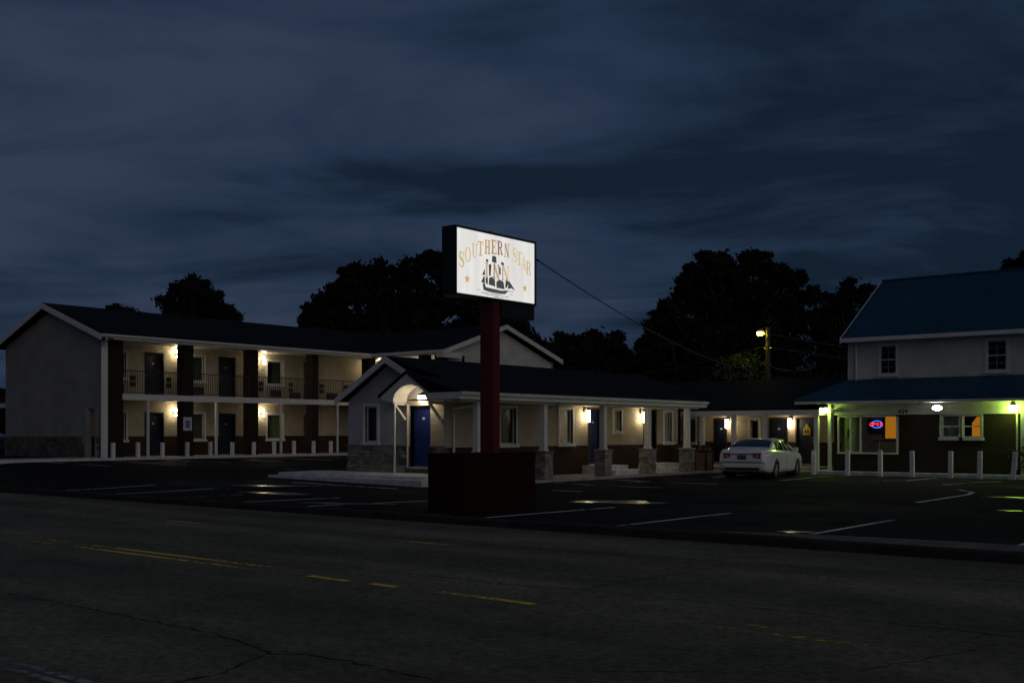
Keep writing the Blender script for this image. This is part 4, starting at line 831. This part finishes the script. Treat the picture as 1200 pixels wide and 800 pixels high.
face = MB().add([(fx, U0, V0), (fx, U1, V0), (fx, U1, V1), (fx, U0, V1)], [(0, 1, 2, 3)]).build('face', 'signface', sg)
UW, VH = U1 - U0, V1 - V0
prints = {}
def pr_mat(col):
    k = tuple(round(c, 3) for c in col)
    if k not in prints: prints[k] = emit('sign_print_%d' % len(prints), k, 1.0)
    return prints[k]
nlay = [0]
def sign_polys(name, polys, col):
    b = MB()
    for P in polys:
        nlay[0] += 1; d = fx + 0.003 + 0.00002 * (nlay[0] % 60)
        b.add([(d, U0 + u * UW, V1 - v * VH) for u, v in P], [tuple(range(len(P)))])
    return b.build(name, pr_mat(col), face)
def rc(a, b, c, d): return [(a, b), (c, b), (c, d), (a, d)]
def ribbon(pts, ws):
    out = []
    for i in range(len(pts) - 1):
        def nrm(k):
            a, b = pts[max(0, k - 1)], pts[min(len(pts) - 1, k + 1)]; dx, dy = b[0] - a[0], b[1] - a[1]; L = math.hypot(dx, dy); return (-dy / L, dx / L)
        n0, n1 = nrm(i), nrm(i + 1); w0, w1 = ws[i] / 2, ws[i + 1] / 2; p, q = pts[i], pts[i + 1]
        out.append([(p[0] + n0[0] * w0, p[1] + n0[1] * w0), (q[0] + n1[0] * w1, q[1] + n1[1] * w1), (q[0] - n1[0] * w1, q[1] - n1[1] * w1), (p[0] - n0[0] * w0, p[1] - n0[1] * w0)])
    return out
def ringp(cx, cy, rx, ry, thx, thy, a0=0, a1=360, n=20):
    out = []
    for k in range(n):
        t0, t1 = R(a0 + (a1 - a0) * k / n), R(a0 + (a1 - a0) * (k + 1) / n)
        out.append([(cx + rx * math.cos(t0), cy + ry * math.sin(t0)), (cx + rx * math.cos(t1), cy + ry * math.sin(t1)), (cx + (rx - thx) * math.cos(t1), cy + (ry - thy) * math.sin(t1)), (cx + (rx - thx) * math.cos(t0), cy + (ry - thy) * math.sin(t0))])
    return out
sf_ = 0.085
def glyph(c):
    if c == 'I': return [rc(.34, 0, .66, 1), rc(.1, 0, .9, sf_), rc(.1, 1 - sf_, .9, 1)]
    if c == 'T': return [rc(.37, 0, .63, 1), rc(.2, 0, .8, sf_), rc(0, 1 - sf_, 1, 1), rc(0, .74, .09, 1), rc(.91, .74, 1, 1)]
    if c == 'H': return [rc(.1, 0, .34, 1), rc(.66, 0, .9, 1), rc(.3, .46, .7, .55)] + [rc(a, b, a + .44, b + sf_) for a in (0, .56) for b in (0, 1 - sf_)]
    if c == 'E': return [rc(.12, 0, .40, 1), rc(0, 0, .95, sf_), rc(0, 1 - sf_, .92, 1), rc(.4, .46, .7, .55), rc(.86, 0, .95, .27), rc(.83, .73, .92, 1), rc(.64, .37, .72, .64)]
    if c == 'N': return [rc(.12, 0, .22, 1), rc(.78, 0, .88, 1), [(.08, 1), (.36, 1), (.90, 0), (.66, 0)], rc(0, 0, .36, sf_), rc(.64, 1 - sf_, 1, 1)]
    if c == 'U': return [rc(.1, .28, .35, 1), rc(.74, .28, .84, 1), rc(0, 1 - sf_, .46, 1), rc(.6, 1 - sf_, 1, 1)] + ringp(.47, .3, .37, .3, .22, .10, 180, 300, 12) + ringp(.47, .3, .37, .3, .10, .10, 300, 360, 6)
    if c == 'A': return [[(.08, 0), (.18, 0), (.55, 1), (.46, 1)], [(.62, 0), (.92, 0), (.58, 1), (.42, 1)], rc(.25, .28, .7, .36), rc(0, 0, .32, sf_), rc(.56, 0, 1, sf_)]
    if c == 'R': return [rc(.1, 0, .36, 1), rc(0, 0, .48, sf_), rc(0, 1 - sf_, .5, 1), rc(.3, .46, .55, .55), rc(.3, 1 - sf_, .55, 1)] + ringp(.52, .73, .36, .27, .22, .085, -90, 90, 12) + [[(.48, .5), (.66, .5), (1.0, 0), (.74, 0)], rc(.74, 0, 1.02, sf_)]
    if c == 'O': return ringp(.5, .5, .5, .52, .24, .09, 0, 360, 28)
    if c == 'S':
        p = [(.86, .74), (.80, .90), (.55, 1.0), (.28, .95), (.15, .78), (.25, .62), (.5, .52), (.76, .40), (.86, .22), (.72, .05), (.45, 0), (.2, .06), (.12, .26)]
        return ribbon(p, [.05, .08, .09, .16, .22, .24, .26, .24, .22, .16, .09, .08, .05]) + [rc(.82, .70, .9, 1.0), rc(.08, 0.0, .16, .30)]
def letter(c, uc, vc, wu, hv, col): sign_polys('letter', [[(uc + (x - .5) * wu, vc - (y - .5) * hv) for x, y in P] for P in glyph(c)], col)
gold = [tuple(0.88 * c + 0.12 * w for c, w in zip(q, (.78, .74, .66))) for q in [(.55, .40, .17), (.66, .50, .26), (.62, .46, .22), (.54, .35, .13), (.46, .24, .06), (.40, .18, .04), (.20, .055, .02), (.42, .22, .05), (.66, .52, .28), (.62, .48, .24), (.64, .50, .28), (.58, .42, .2)]]
for c, u, col in zip('SOUTHERNSTAR', (.063, .140, .222, .294, .380, .462, .540, .628, .735, .793, .855, .922), gold):
    letter(c, u, 0.185 + 0.29 * ((u - .515) / .45) ** 2, .070 if c != 'O' else .076, .225, col)
for c, u, w, col in (('I', .365, .056, (.62, .42, .14)), ('N', .492, .098, (.46, .27, .08)), ('N', .610, .098, (.58, .40, .15))): letter(c, u, .575, w, .235, tuple(0.8 * q + 0.15 for q in col))
def star(u, v, r):
    P = []
    for k in range(10): t = math.pi / 2 + math.pi * k / 5; q = r if k % 2 == 0 else r * 0.42; P.append((u + q * math.cos(t) * VH / UW, v - q * math.sin(t)))
    return [[P[(2 * k - 1) % 10], P[2 * k], P[(2 * k + 1) % 10], (u, v)] for k in range(5)]
sign_polys('star', star(.13, .765, .072), (.58, .38, .13)); sign_polys('star', star(.868, .765, .066), (.55, .38, .12))
ink = (.055, .062, .058)
ship = [[(.318, .80), (.345, .79), (.36, .845), (.55, .865), (.64, .85), (.655, .845), (.60, .915), (.40, .915), (.33, .895)],     # hull
        rc(.372, .42, .378, .80), rc(.462, .36, .469, .82), rc(.570, .43, .576, .82),                                           # masts
        [(.30, .78), (.335, .67), (.345, .70), (.35, .79)], [(.312, .66), (.345, .56), (.35, .66)],                              # spanker
        [(.44, .33), (.49, .335), (.495, .44), (.435, .43)], [(.362, .40), (.392, .41), (.388, .45), (.36, .44)], [(.556, .40), (.592, .415), (.59, .455), (.553, .445)],   # topgallants
        [(.395, .48), (.43, .47), (.42, .66), (.40, .66)], [(.51, .47), (.548, .50), (.55, .62), (.53, .60)],
        [(.40, .69), (.455, .66), (.475, .72), (.478, .815), (.395, .80)], [(.492, .74), (.53, .69), (.585, .72), (.60, .835), (.495, .83)], [(.355, .70), (.385, .69), (.385, .80), (.36, .79)],
        [(.62, .60), (.655, .72), (.625, .81), (.605, .80)], [(.655, .68), (.74, .83), (.69, .80), (.64, .82)], rc(.60, .85, .72, .858),
        rc(.30, .935, .40, .945), rc(.42, .925, .56, .935), rc(.36, .955, .53, .963), rc(.55, .95, .66, .957), rc(.25, .90, .29, .907), rc(.47, .975, .58, .982), rc(.66, .905, .71, .911)]
sign_polys('ship', ship, ink)

# ------------------------------------------------------------------ parked white sedan
def build_car():
    c = thing('parked_car', 'white four-door sedan parked nose-in before the motel wing', 'car', (0, 0, 0))
    K = dict(y=[-2.46, -2.44, -2.38, -2.25, -2.0, -1.68, -1.25, -0.78, -0.3, 0.25, 0.65, 1.05, 1.45, 1.75, 2.1, 2.32, 2.43, 2.46],
             zb=[.46, .36, .30, .25, .22, .20, .19, .19, .19, .19, .19, .19, .19, .20, .20, .22, .28, .36],
             w=[.72, .80, .85, .885, .91, .92, .925, .925, .925, .925, .925, .925, .92, .915, .89, .84, .76, .68],
             zs=[.86, .93, .97, .99, 1.0, 1.0, .99, .975, .96, .945, .94, .93, .92, .89, .84, .77, .68, .62],
             zt=[.90, 1.0, 1.055, 1.075, 1.085, 1.09, 1.28, 1.425, 1.455, 1.46, 1.425, 1.24, 1.02, .97, .91, .83, .73, .66])
    def sec(y):
        zb, w, zs, zt = (float(np.interp(y, K['y'], K[k])) for k in ('zb', 'w', 'zs', 'zt'))
        k = min(1, max(0, (zt - zs - 0.10) / 0.33)); gt = 0.80 * w * (1 - k) + 0.60 * k; gm = 0.86 * w * (1 - k) + 0.66 * k
        return [(0, zb), (.80 * w, zb), (.94 * w, zb + .05), (.985 * w, zb + .18), (w, .58), (.985 * w, zs - .13), (.945 * w, zs - .02), (.91 * w, zs + .01),
                (gm, zs + (zt - zs) * .80), (gt, zt - .045 * k - .01), (gt * .6, zt - .012 * k), (0, zt)]
    def pt(y, t):
        s = sec(y); i = min(int(t), len(s) - 2); f = t - i; return (s[i][0] + (s[i + 1][0] - s[i][0]) * f, y, s[i][1] + (s[i + 1][1] - s[i][1]) * f)
    ys = sorted(set(list(np.arange(-2.46, 2.461, 0.03).round(3)) + [2.46])); ts = []
    for i, n in enumerate((2, 2, 3, 4, 4, 2, 1, 3, 1, 1, 2)): ts += [i + j / n for j in range(n)]
    ts.append(11); AX = (-1.34, 1.46); b = MB()
    for sx in (1, -1):
        V = [[Vector(pt(y, t)) for t in ts] for y in ys]
        o = len(b.v)
        for row in V:
            for p in row: b.v.append((p.x * sx, p.y, p.z))
        n = len(ts)
        for i in range(len(ys) - 1):
            for j in range(n - 1):
                q = (V[i][j] + V[i + 1][j + 1]) / 2
                if any((q.y - a) ** 2 + (q.z - .335) ** 2 < .365 ** 2 for a in AX) and q.x > .55: continue
                b.f.append((o + i * n + j, o + (i + 1) * n + j, o + (i + 1) * n + j + 1, o + i * n + j + 1))
        for row, yy in ((V[0], -1), (V[-1], 1)):                    # end caps
            for j in range(n - 1):
                p0, p1 = row[j], row[j + 1]; b.add([(0, p0.y, p0.z), (p0.x * sx, p0.y, p0.z), (p1.x * sx, p1.y, p1.z), (0, p1.y, p1.z)], [(0, 1, 2, 3)])
    body = b.build('body', 'carpaint', c, True)
    def patch(name, m, yb, yt, t0, t1, sides=(1, -1), off=0.006, ny=14, nt_=8, parent=c):
        """a panel lying on the body; yb / yt: its range along the car at t0 / t1"""
        q = MB()
        for sx in sides:
            vs = []
            for j in range(nt_ + 1):
                f = j / nt_; t = t0 + (t1 - t0) * f; a, e = yb[0] + (yt[0] - yb[0]) * f, yb[1] + (yt[1] - yb[1]) * f
                for i in range(ny + 1):
                    y = a + (e - a) * i / ny; p = Vector(pt(y, t)); nrm = (Vector(pt(y, min(11, t + .05))) - Vector(pt(y, max(0, t - .05)))).cross(Vector((0, 1, 0)))
                    dy = Vector(pt(y + .02, t)) - Vector(pt(y - .02, t)); dt = Vector(pt(y, min(11, t + .05))) - Vector(pt(y, max(0, t - .05))); nrm = dy.cross(dt); nrm.normalize()
                    if nrm.x < -0.01 or (abs(nrm.x) <= .01 and nrm.z < 0): nrm = -nrm
                    p = p + nrm * off; vs.append((p.x * sx, p.y, p.z))
            q.add(vs, [(j * (ny + 1) + i, j * (ny + 1) + i + 1, (j + 1) * (ny + 1) + i + 1, (j + 1) * (ny + 1) + i) for j in range(nt_) for i in range(ny)])
        return q.build(name, m, parent, True)
    for s in (1, -1):
        patch('side_window', 'carglass', (-1.12, -0.12), (-0.86, -0.12), 7.08, 8.05, (s,)); patch('side_window', 'carglass', (-0.03, 1.12), (-0.03, 0.62), 7.08, 8.05, (s,))
    patch('rear_window', 'carglass', (-1.58, -0.86), (-1.58, -0.86), 9.0, 11); patch('windscreen', 'carglass', (0.72, 1.38), (0.72, 1.38), 9.0, 11)
    # rear: lamps, garnish, plate, bumper line
    for s in (1, -1):
        tl = MB(); xs = lambda a: a * s
        tl.add([(xs(.40), -2.475, .93), (xs(.66), -2.462, .93), (xs(.80), -2.40, .925), (xs(.875), -2.24, .93), (xs(.86), -2.24, .79), (xs(.80), -2.41, .74), (xs(.64), -2.475, .74), (xs(.42), -2.485, .79)], [(0, 1, 6, 7), (1, 2, 5, 6), (2, 3, 4, 5)])
        tl.build('tail_lamp', 'tail', c); MB().add([(xs(.47), -2.487, .86), (xs(.62), -2.478, .86), (xs(.62), -2.478, .80), (xs(.48), -2.487, .81)], [(0, 1, 2, 3)]).build('reverse_lens', 'clearlens', c)
    MB().box(-.40, .40, -2.48, -2.455, .885, .915).build('chrome_strip', 'chrome', c)
    MB().box(-.16, .16, -2.475, -2.455, .71, .86).build('number_plate', 'plate', c)
    MB().box(-.62, .62, -2.47, -2.40, .335, .42).build('rear_valance', 'tyre', c); MB().box(-.70, .70, -2.476, -2.44, .600, .612).build('bumper_seam', 'tyre', c)
    MB().box(-.80, .80, -2.2, 2.2, .17, .30).box(-.60, .60, -2.3, 2.3, .2, .55).build('underbody', 'tyre', c)
    for s in (1, -1):
        m_ = MB().lathe([(0.02, 0), (0.07, .03), (0.085, .10), (0.07, .17), (0.02, .2)], (s * 0.97, 0.86, 1.0), 12, 0)
        m_ = MB(); m_.box(s * .90, s * 1.08, .80, .92, .96, 1.10); m_.tube([(s * .85, .86, .98), (s * .95, .86, 1.0)], .025, 6); m_.build('mirror', 'carpaint', c)
        for y in (-.82, .22): h = MB(); h.tube([(s * .915, y - .09, .865), (s * .935, y - .05, .868), (s * .935, y + .05, .868), (s * .915, y + .09, .865)], .013, 6); h.build('door_handle', 'carpaint', c)
        for y in (-1.05, -0.08, 1.0):
            zz = [.26 + k * .06 for k in range(12)]; g = MB(); g.tube([(s * (abs(pt(y, 2.0 + k * .44)[0]) + .001), y, pt(y, 2.0 + k * .44)[2]) for k in range(11)], .005, 4); g.build('door_seam', 'tyre', c)
    # wheels
    for s in (1, -1):
        for ay in AX:
            w = MB().lathe([(.215, -.10), (.30, -.11), (.33, -.085), (.335, 0), (.33, .085), (.30, .11), (.215, .10)], (s * .80, ay, .335), 32, 0).build('wheel', 'tyre', c, True)
            rim = MB(); rim.lathe([(.21, -.03), (.225, .09), (.20, .10), (.195, .02), (.02, .02)], (s * .80, ay, .335), 28, 0) if s > 0 else rim.lathe([(.21, .03), (.225, -.09), (.20, -.10), (.195, -.02), (.02, -.02)], (s * .80, ay, .335), 28, 0)
            rim.build('rim_dish', 'tyre', w)
            sp = MB()
            for k in range(7):
                t = 2 * math.pi * k / 7; d = (math.cos(t), math.sin(t)); x = s * .895
                sp.tube([(x, ay, .335), (x - s * .005, ay + d[0] * .11, .335 + d[1] * .11), (x - s * .01, ay + d[0] * .215, .335 + d[1] * .215)], [.030, .022, .026], 6)
            sp.tube([(s * .87, ay, .335), (s * .915, ay, .335)], .05, 10); sp.tube([(s * .885, ay + .222 * math.cos(2 * math.pi * k / 24), .335 + .222 * math.sin(2 * math.pi * k / 24)) for k in range(25)], .014, 5); sp.build('rim_spokes', 'rim', w)
            MB().lathe([(.355, -.16), (.355, .06)], (s * .70, ay, .345), 24, 0).build('wheel_well', 'tyre', c)
    return c
car = build_car(); car.location = (-18.42, 37.65, -0.02); car.rotation_euler = (0, 0, R(9.2))

# ------------------------------------------------------------------ utility pole, street lamp, wires
px, py = -26.8, 55.4
up_ = thing('utility_pole', 'wooden utility pole with curved street lamp arm behind the motel wing', 'utility pole', (px, py, 0))
MB().tube([(px, py, -0.6), (px, py, 7.35)], [0.16, 0.11], 12).build('pole', 'pole', up_)
arm = MB().tube([(px, py - 0.1, 6.6), (px - 0.05, py - 0.25, 7.0), (px - 0.2, py - 0.35, 7.25), (px - 0.28, py - 0.32, 7.2)], 0.035, 8).build('lamp_arm', 'metal', up_)
MB().lathe([(0.05, 0.16), (0.14, 0.10), (0.20, 0.02), (0.20, 0)], (px - 0.30, py - 0.34, 7.08), 14).build('lamp_hood', 'metal', up_)
MB().lathe([(0.17, 0.0), (0.17, -0.12), (0.10, -0.2)], (px - 0.30, py - 0.34, 7.08), 14).build('lamp_globe', 'lampstreet', up_, True)
for z in (6.2, 5.3, 4.7): MB().tube([(px - 0.2, py, z), (px + 0.2, py, z)], 0.03, 6).build('insulator', 'metal', up_)
def wire(a, b, sag, label, r=0.012):
    a, b = Vector(a), Vector(b); n = 24; p = [a.lerp(b, i / n) - Vector((0, 0, sag * 4 * (i / n) * (1 - i / n))) for i in range(n + 1)]
    return tag(MB().tube(p, r, 5).build('overhead_wire', 'wire', None), label, 'cable')
wire((-15.3, 19.93, 5.55), (px, py, 4.9), 0.6, 'black service wire from the pole sign to the utility pole', 0.016)
wire((px, py, 5.3), (-17.75, 43.9, 5.0), 0.55, 'slack service wire from the utility pole to the bar eave', 0.018)
wire((px, py, 7.0), (-10, 70, 5.5), 0.7, 'lamplit upper wire running from the pole behind the bar', 0.018)
wire((px, py, 6.3), (-9, 72, 4.6), 0.6, 'lamplit lower wire running from the pole behind the bar', 0.018)
wire((px, py, 6.35), (-50, 62, 5.4), 0.7, 'lamplit wire running from the pole into the big dark tree', 0.018)
wire((px, py, 4.7), (-12, 62, 3.7), 0.3, 'lowest wire sagging from the pole towards the bar porch roof', 0.014)

# ------------------------------------------------------------------ trees
TH = R(38.9); VV = Vector((-math.sin(TH), math.cos(TH), 0)); RV = Vector((math.cos(TH), math.sin(TH), 0))
def tree(label, depth, lat, blobs, leaf, n, m, base=-0.6, trunk_r=0.35, name='tree', group='dark trees behind the motel', seed=1, flat=0.75):
    """blobs: (sideways m, height m, radius m) clumps of the crown; each gets its own place in depth"""
    r = np.random.default_rng(seed); org = VV * depth + RV * lat
    t = thing(name, label, 'tree', (org.x, org.y, base), group); tops = []; allv = []; vol = np.array([b[2] ** 2 for b in blobs]); vol = vol / vol.sum()
    sub = []
    for (sx, hz, rad) in blobs:                              # smaller clumps break up the outline of every lobe
        sub.append((sx, hz, rad * 0.82))
        for _ in range(6):
            an_, q = r.uniform(0, 6.283), rad * r.uniform(0.65, 1.05); sub.append((sx + q * math.cos(an_), hz + q * math.sin(an_) * 0.9, rad * r.uniform(0.16, 0.38)))
    blobs = sub; vol = np.array([b[2] ** 2 for b in blobs]); vol = vol / vol.sum()
    cs = []
    for (sx, hz, rad) in blobs:
        dd = r.uniform(-0.5, 0.5) * max(2.0, rad * 1.2) * 1.4; cs.append(org + RV * sx + VV * dd + Vector((0, 0, hz)))
    for (b, c, w) in zip(blobs, cs, vol):
        k = max(12, int(n * w / 22)); rad = b[2]
        d = r.normal(size=(k, 3)); d /= np.linalg.norm(d, axis=1)[:, None]; rr_ = rad * (0.35 + 0.70 * r.random(k) ** 0.5) * (1 + 0.16 * r.normal(size=k)).clip(0.6, 1.35)
        cen = np.array(c) + d * rr_[:, None] * np.array([1, 1, flat])
        pts = (cen[:, None, :] + r.normal(size=(k, 22, 3)) * np.array([1, 1, 0.6]) * (0.08 * rad + 0.15) * (0.6 + r.exponential(0.45, size=(k, 1, 1)).clip(0, 0.9))).reshape(-1, 3); allv.append(pts)
    P = np.concatenate(allv); k = len(P); s = leaf * 0.8 * (0.5 + 0.9 * r.random(k))
    a = r.normal(size=(k, 3)); a /= np.linalg.norm(a, axis=1)[:, None]; bb = np.cross(a, r.normal(size=(k, 3))); bb /= np.linalg.norm(bb, axis=1)[:, None]
    q = np.stack([P - a * s[:, None], P + bb * s[:, None] * .5, P + a * s[:, None], P - bb * s[:, None] * .5], 1).reshape(-1, 3) - np.array([org.x, org.y, base])
    me = bpy.data.meshes.new('crown'); me.vertices.add(4 * k); me.vertices.foreach_set('co', q.ravel().astype(np.float32)); me.loops.add(4 * k); me.loops.foreach_set('vertex_index', np.arange(4 * k, dtype=np.int32))
    me.polygons.add(k); me.polygons.foreach_set('loop_start', np.arange(0, 4 * k, 4, dtype=np.int32)); me.polygons.foreach_set('loop_total', np.full(k, 4, dtype=np.int32)); me.update(); me.validate(); me.materials.append(M[m])
    o = bpy.data.objects.new('crown', me); COL.objects.link(o); o.parent = t
    hmax = max(b[1] for b in blobs); hmin = min(b[1] - b[2] for b in blobs); top = org + Vector((0, 0, hmax)); tr = MB(); x0 = org + RV * (blobs[0][0] * 0.5)
    tr.tube([Vector((org.x, org.y, base)), org.lerp(x0, .4) + Vector((0, 0, hmax * .4)), x0 + Vector((0, 0, hmax * .9))], [trunk_r, trunk_r * .75, trunk_r * .2], 8)
    for c in cs[::3]:
        h0 = base + (c.z - base) * .55; st = org + Vector((0, 0, h0)); tr.tube([st, st.lerp(c, .5) + Vector((0, 0, .2)), c], [trunk_r * .35, trunk_r * .22, trunk_r * .08], 5)
    tr.build('trunk', 'bark', t); return t
def px_blobs(depth, lat, L): return [((x - 600) / 1290 * depth - lat, 1.65 + (506 - y) / 1290 * depth, rr_ / 1290 * depth) for x, y, rr_ in L]
def ptree(label, depth, lx, L, leaf, n, m, **k): lat = (lx - 600) / 1290 * depth; return tree(label, depth, lat, px_blobs(depth, lat, L), leaf, n, m, **k)
ptree('small rounded pine rising above the left motel roof', 88, 230, [(228, 338, 14), (213, 347, 12), (245, 347, 13), (203, 360, 11), (258, 362, 12), (228, 362, 20), (268, 374, 9), (240, 380, 22), (212, 378, 18)], 0.22, 9000, 'needle', seed=2)
ptree('far low treetop just showing above the motel ridge', 110, 145, [(138, 364, 6), (150, 366, 8), (143, 372, 10), (160, 374, 8)], 0.2, 1600, 'leafA', seed=3)
ptree('broad leafy tree spreading behind the pole sign', 84, 480, [(375, 372, 14), (388, 350, 14), (402, 338, 14), (425, 325, 18), (452, 320, 18), (482, 318, 17), (510, 316, 18), (535, 322, 20), (400, 372, 22), (430, 355, 28), (465, 350, 32), (500, 350, 30), (540, 355, 28), (572, 366, 22), (440, 390, 30), (490, 392, 34), (545, 392, 30), (395, 392, 22), (362, 388, 11)], 0.30, 26000, 'leafA', seed=4)
ptree('lower leafy tree between pole sign and white gable', 76, 602, [(598, 388, 16), (612, 394, 16), (625, 404, 12), (585, 395, 16), (605, 415, 24), (630, 424, 14)], 0.26, 7000, 'leafA', seed=5)
ptree('round leafy tree in the gap right of the white gable', 82, 690, [(668, 404, 15), (688, 398, 14), (708, 401, 15), (655, 416, 14), (722, 414, 14), (690, 420, 24), (735, 430, 10), (665, 438, 24), (712, 440, 24)], 0.28, 11000, 'leafA', seed=6)
ptree('tall broad pine towering behind the utility pole', 86, 868, [(822, 315, 16), (843, 310, 15), (866, 322, 15), (888, 309, 16), (908, 317, 15), (925, 332, 15), (940, 350, 13), (815, 338, 18), (845, 340, 24), (880, 342, 24), (912, 355, 22), (935, 372, 16), (800, 352, 12), (830, 370, 26), (870, 375, 30), (910, 388, 26), (850, 405, 30), (890, 412, 28), (930, 405, 20), (870, 440, 34), (915, 440, 28)], 0.26, 34000, 'needle', seed=7, trunk_r=0.5)
ptree('dark leafy tree at the left foot of the tall pine', 80, 795, [(785, 372, 16), (772, 388, 14), (800, 385, 20), (762, 408, 14), (785, 412, 24), (815, 412, 24), (755, 430, 14), (780, 440, 26), (820, 442, 28), (748, 450, 12)], 0.28, 14000, 'leafA', seed=8)
ptree('open-crowned pine beside the gable of the blue roof', 92, 995, [(978, 348, 11), (996, 341, 12), (1012, 346, 11), (968, 362, 11), (990, 362, 14), (1014, 368, 14), (975, 384, 15), (1000, 388, 18), (958, 372, 8), (962, 398, 14), (985, 414, 20), (955, 425, 20), (980, 445, 24), (1015, 420, 20)], 0.24, 12000, 'needle', seed=9)
ptree('small lamplit green tree beside the utility pole', 62, 866, [(860, 428, 12), (875, 424, 11), (886, 434, 9), (850, 440, 12), (870, 444, 14), (884, 452, 12), (858, 456, 14)], 0.16, 5200, 'leafB', seed=10, trunk_r=0.12)
ptree('dark treetop behind the right end of the blue roof', 90, 1205, [(1190, 312, 8), (1202, 308, 12), (1215, 316, 14), (1205, 330, 18), (1235, 330, 20)], 0.24, 3600, 'leafA', seed=12)
ptree('dense dark shrubs closing the gap behind the motel wing', 74, 860, [(x, 462 + (i % 3) * 4, 18) for i, x in enumerate(range(730, 1010, 17))], 0.24, 11000, 'leafA', seed=13, name='hedge', trunk_r=0.15)
ptree('dark shrubbery beyond the left end of the motel block', 70, -30, [(-60, 470, 30), (-25, 475, 26), (10, 480, 22), (-45, 500, 30), (-10, 500, 26)], 0.24, 5000, 'leafA', seed=14, name='shrub', trunk_r=0.12)

# leafy plant lit green by the yard lamp
tree('small green-lit plant at the foot of the bar downspout', 39.5, 18.42, [(0, 0.55, 0.16), (0.08, 0.8, 0.14), (-0.06, 0.95, 0.12), (0.02, 1.1, 0.1)], 0.06, 1200, 'leafB', base=0.1, trunk_r=0.02, name='shrub', group=None, seed=21)
